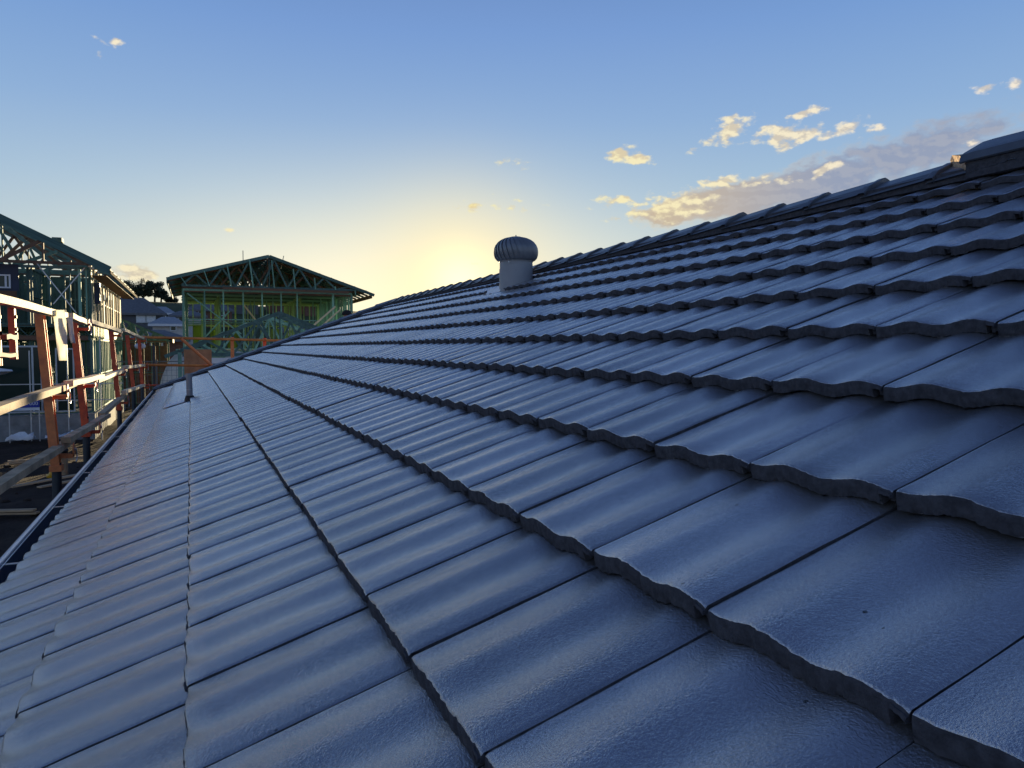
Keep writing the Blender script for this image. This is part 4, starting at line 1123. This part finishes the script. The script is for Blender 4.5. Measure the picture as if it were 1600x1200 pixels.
for yy in (-1.92, -.92, .12): beam('fence_post', (24.01, yy, 0), (24.01, yy, 2.85), .035, .035, M_WIRE, fn)
beam('fence_rail', (24.02, -1.92, 2.8), (24.02, .12, 2.8), .03, .03, M_WIRE, fn)
# sunlit bundle of wrap hooked at the corner post
t = MB(); n = 14
rr = [[(17.9+.10*sin(pi*j/8)*cos(2*pi*k/n)*(1+.4*mnoise.noise(Vector((j, k, 5)))), -.99+.11*sin(pi*j/8)*sin(2*pi*k/n)*(1+.4*mnoise.noise(Vector((k, j, 2)))), z_(.03)+.07*cos(pi*j/8)*(1+.4*mnoise.noise(Vector((j, j, k))))) for k in range(n)] for j in range(9)]
t.grid(rr, close=True); tag(t.build('plastic_bundle', M_WHITE), 'crumpled sunlit bundle hooked at the far scaffold corner', 'bundle')

# ------------------------------------------------------------------ far houses on the slope
def hip_house(x, yc, wd, dp, ze_, zr_, base, mr, mw, label, wins=(), ridge=.35):
    r = empty('hillside_house', (x+dp/2, yc, base), label, 'house', 'houses on the slope')
    y0, y1, x0, x1 = yc-wd/2, yc+wd/2, x, x+dp
    t = MB(); t.box((x0+.5, y0+.5, base-2), (x1-.5, y1-.5, ze_)); t.build('wall', mw, r)
    t = MB(); a = (x0+dp*.5, yc-wd*ridge/2, zr_); b_ = (x0+dp*.5, yc+wd*ridge/2, zr_)
    c = [(x0, y0, ze_), (x0, y1, ze_), (x1, y1, ze_), (x1, y0, ze_)]
    t.poly([c[0], c[1], b_, a]); t.poly([c[1], c[2], b_]); t.poly([c[2], c[3], a, b_]); t.poly([c[3], c[0], a]); t.poly(c)
    t.build('roof', mr, r)
    t = MB(); t.box((x0-.06, y0, ze_-.3), (x0+.06, y1, ze_-.002)); t.build('gutter', M_WHITE if mr is M_FROOF2 else M_FROOF, r)
    for (wy, wz, ww, wh) in wins:
        t = MB(); t.box((x0+.42, wy-ww/2, wz-wh/2), (x0+.48, wy+ww/2, wz+wh/2)); f = t.build('window', M_ALU, r)
        t = MB(); t.box((x0+.39, wy-ww/2+.15, wz-wh/2+.15), (x0+.415, wy+ww/2-.15, wz+wh/2-.15)); t.build('pane', M_WHITE if mw is M_FWALL else M_GLASS, f)
    return r
def yat(px, X): return X*tan(radians(degrees(math.atan((px-800)/1189.96)) + 22.831))
def zat_px(py, X, px): 
    d = X*cos(CYAW)+yat(px, X)*sin(CYAW); return EYE + (544-py)/1189.96*d
XA = 120
hip_house(XA, yat(204, XA), 9.6, 9, zat_px(490, XA, 210), zat_px(470, XA, 210)+.6, zat_px(530, XA, 210), M_FROOF, M_FWALL, 'dark two-storey far house with two pale windows right of the left frame',
          [(yat(222, XA), zat_px(497, XA, 220), 1.3, 1.5), (yat(237, XA), zat_px(497, XA, 230), 1.3, 1.5)])
hip_house(150, yat(251, 150), 5.6, 9, zat_px(490, 150, 250), zat_px(481, 150, 250)+.3, zat_px(520, 150, 250), M_FROOF2, M_FWALL, 'far house with a light blue-grey roof behind the dark house', [(yat(262, 150), zat_px(494, 150, 260), 1.2, 1)])
hip_house(104, yat(263, 104), 4.4, 8, zat_px(507, 104, 260), zat_px(497, 104, 260)+.2, zat_px(540, 104, 260), M_FROOF2, M_FWALLL, 'low far house with a pale wall under a light roof, lower than its neighbours', [(yat(272, 104), zat_px(513, 104, 270), .8, .9)])
hip_house(135, yat(294, 135), 6.2, 8, zat_px(494, 135, 290), zat_px(487, 135, 290)+.2, zat_px(530, 135, 290), M_FROOF, M_FWALLL, 'pale far house half hidden by the left end of the green frame', [(yat(286, 135), zat_px(502, 135, 286), 1.2, 1.4)])
hip_house(70, yat(226, 70)+.3, 6.5, 7, zat_px(529, 70, 230), zat_px(515, 70, 230), zat_px(560, 70, 230), M_FROOF, M_BRICK, 'nearest far house with red-brown brick wall, seen above the corner posts', [(yat(245, 70), zat_px(541, 70, 240), 1.0, 1.0)])
for k, (px, X, wd_, h_) in enumerate(((330, 160, 9, 2.0), (380, 185, 8, 1.4), (445, 190, 8, 1.2), (505, 185, 9, 1.2), (470, 130, 7, 1.6))):
    yc = yat(px, X); gz_ = ground_z(X, yc)
    hip_house(X, yc, wd_, 9, gz_+h_+1.5, gz_+h_+3.4, gz_, (M_FROOF, M_FROOF2)[k % 2], (M_BRICK, M_FWALL, M_BRICK)[k % 3],
              ('grey-roofed far house seen through the left bays of the green frame', 'light-roofed far house seen through the green frame left of its centre', 'dark-roofed far house seen through the centre of the green frame',
               'light-roofed far house seen through the right bays of the green frame', 'low dark-roofed far house nearest behind the green frame')[k], [(yc-1.5, gz_+3, 1.4, 1.3), (yc+2, gz_+3, 1.4, 1.3)])

# ------------------------------------------------------------------ trees on the hill line
def tree(px, X, hgt, wd_, label, seed, sparse=False, group='trees on the hill line'):
    rnd = random.Random(seed); y = yat(px, X); z0 = ground_z(X, y)-.3
    r = empty('hill_tree', (X, y, z0), label, 'tree', group)
    t = MB(); t.tube((X, y, z0), (X+.2, y+.1, z0+hgt*.6), .28, 8, .12)
    tips = []
    for i in range(9 if not sparse else 16):
        a = rnd.uniform(0, 2*pi); zb = z0+hgt*rnd.uniform(.2, .6); e = (X+wd_*.38*cos(a), y+wd_*.42*sin(a), min(z0+hgt*.97, zb+hgt*rnd.uniform(.2, .45)))
        t.tube((X, y, zb), e, .10, 5, .03); tips.append(e)
        if sparse:
            for _ in range(4): t.tube(e, (e[0]+rnd.uniform(-.8, .8), e[1]+rnd.uniform(-.9, .9), e[2]+rnd.uniform(-.1, 1.2)), .035, 4, .012)
    t.build('trunk', M_BARK, r)
    c = MB(); N_ = 2600 if not sparse else 260
    cl = [(X+rnd.uniform(-1, 1)*wd_*.34, y+rnd.uniform(-1, 1)*wd_*.38, z0+hgt*rnd.uniform(.36, .86), wd_*rnd.uniform(.13, .24)) for _ in range(15)]
    for i in range(N_):
        q_ = rnd.choice(cl) if not sparse else (*rnd.choice(tips), .7)
        d_ = Vector((rnd.gauss(0, 1), rnd.gauss(0, 1), rnd.gauss(0, .8))); d_ = d_.normalized()*q_[3]*rnd.uniform(.45, 1.08)
        p = Vector(q_[:3])+d_; s_ = rnd.uniform(.12, .30)
        u_ = Vector((rnd.gauss(0, 1), rnd.gauss(0, 1), rnd.gauss(0, 1))).normalized(); v_ = u_.orthogonal().normalized()
        c.poly([tuple(p-u_*s_), tuple(p-v_*s_*.6), tuple(p+u_*s_), tuple(p+v_*s_*.6)])
    c.build('crown', M_LEAF, r)
tree(186, 245, 6.4, 7, 'dark bushy tree just right of the left frame eave', 1)
tree(199, 240, 5.0, 7, 'low dark tree joining the bushy one by the left frame', 2)
tree(216, 240, 6.6, 4, 'thin bare-branched tree against the bright sky', 3, True)
tree(226, 240, 5.2, 5, 'ragged dark tree between the bare tree and the round tree', 4)
tree(244, 240, 6.4, 5.2, 'round-topped dark tree, tallest crown on the hill line', 5)
tree(254, 238, 4.4, 3.5, 'small dark tree leaning on the right side of the round tree', 6)
tree(270, 250, 2.0, 4, 'low bush at the right end of the hill line', 7)
for k, px in enumerate((300, 345, 392, 430, 468, 512)): tree(px, 245+5*(k % 3), 3.2+k % 3, 5, ('dark tree seen through the leftmost bay of the green house frame', 'dark tree seen through the green frame under its left slope', 'dark tree seen through the green frame left of its ridge', 'dark tree seen through the green frame right of its ridge', 'dark tree seen through the green frame under its right slope', 'dark tree seen through the rightmost bay of the green house frame')[k], 20+k, group='trees behind the green frame')
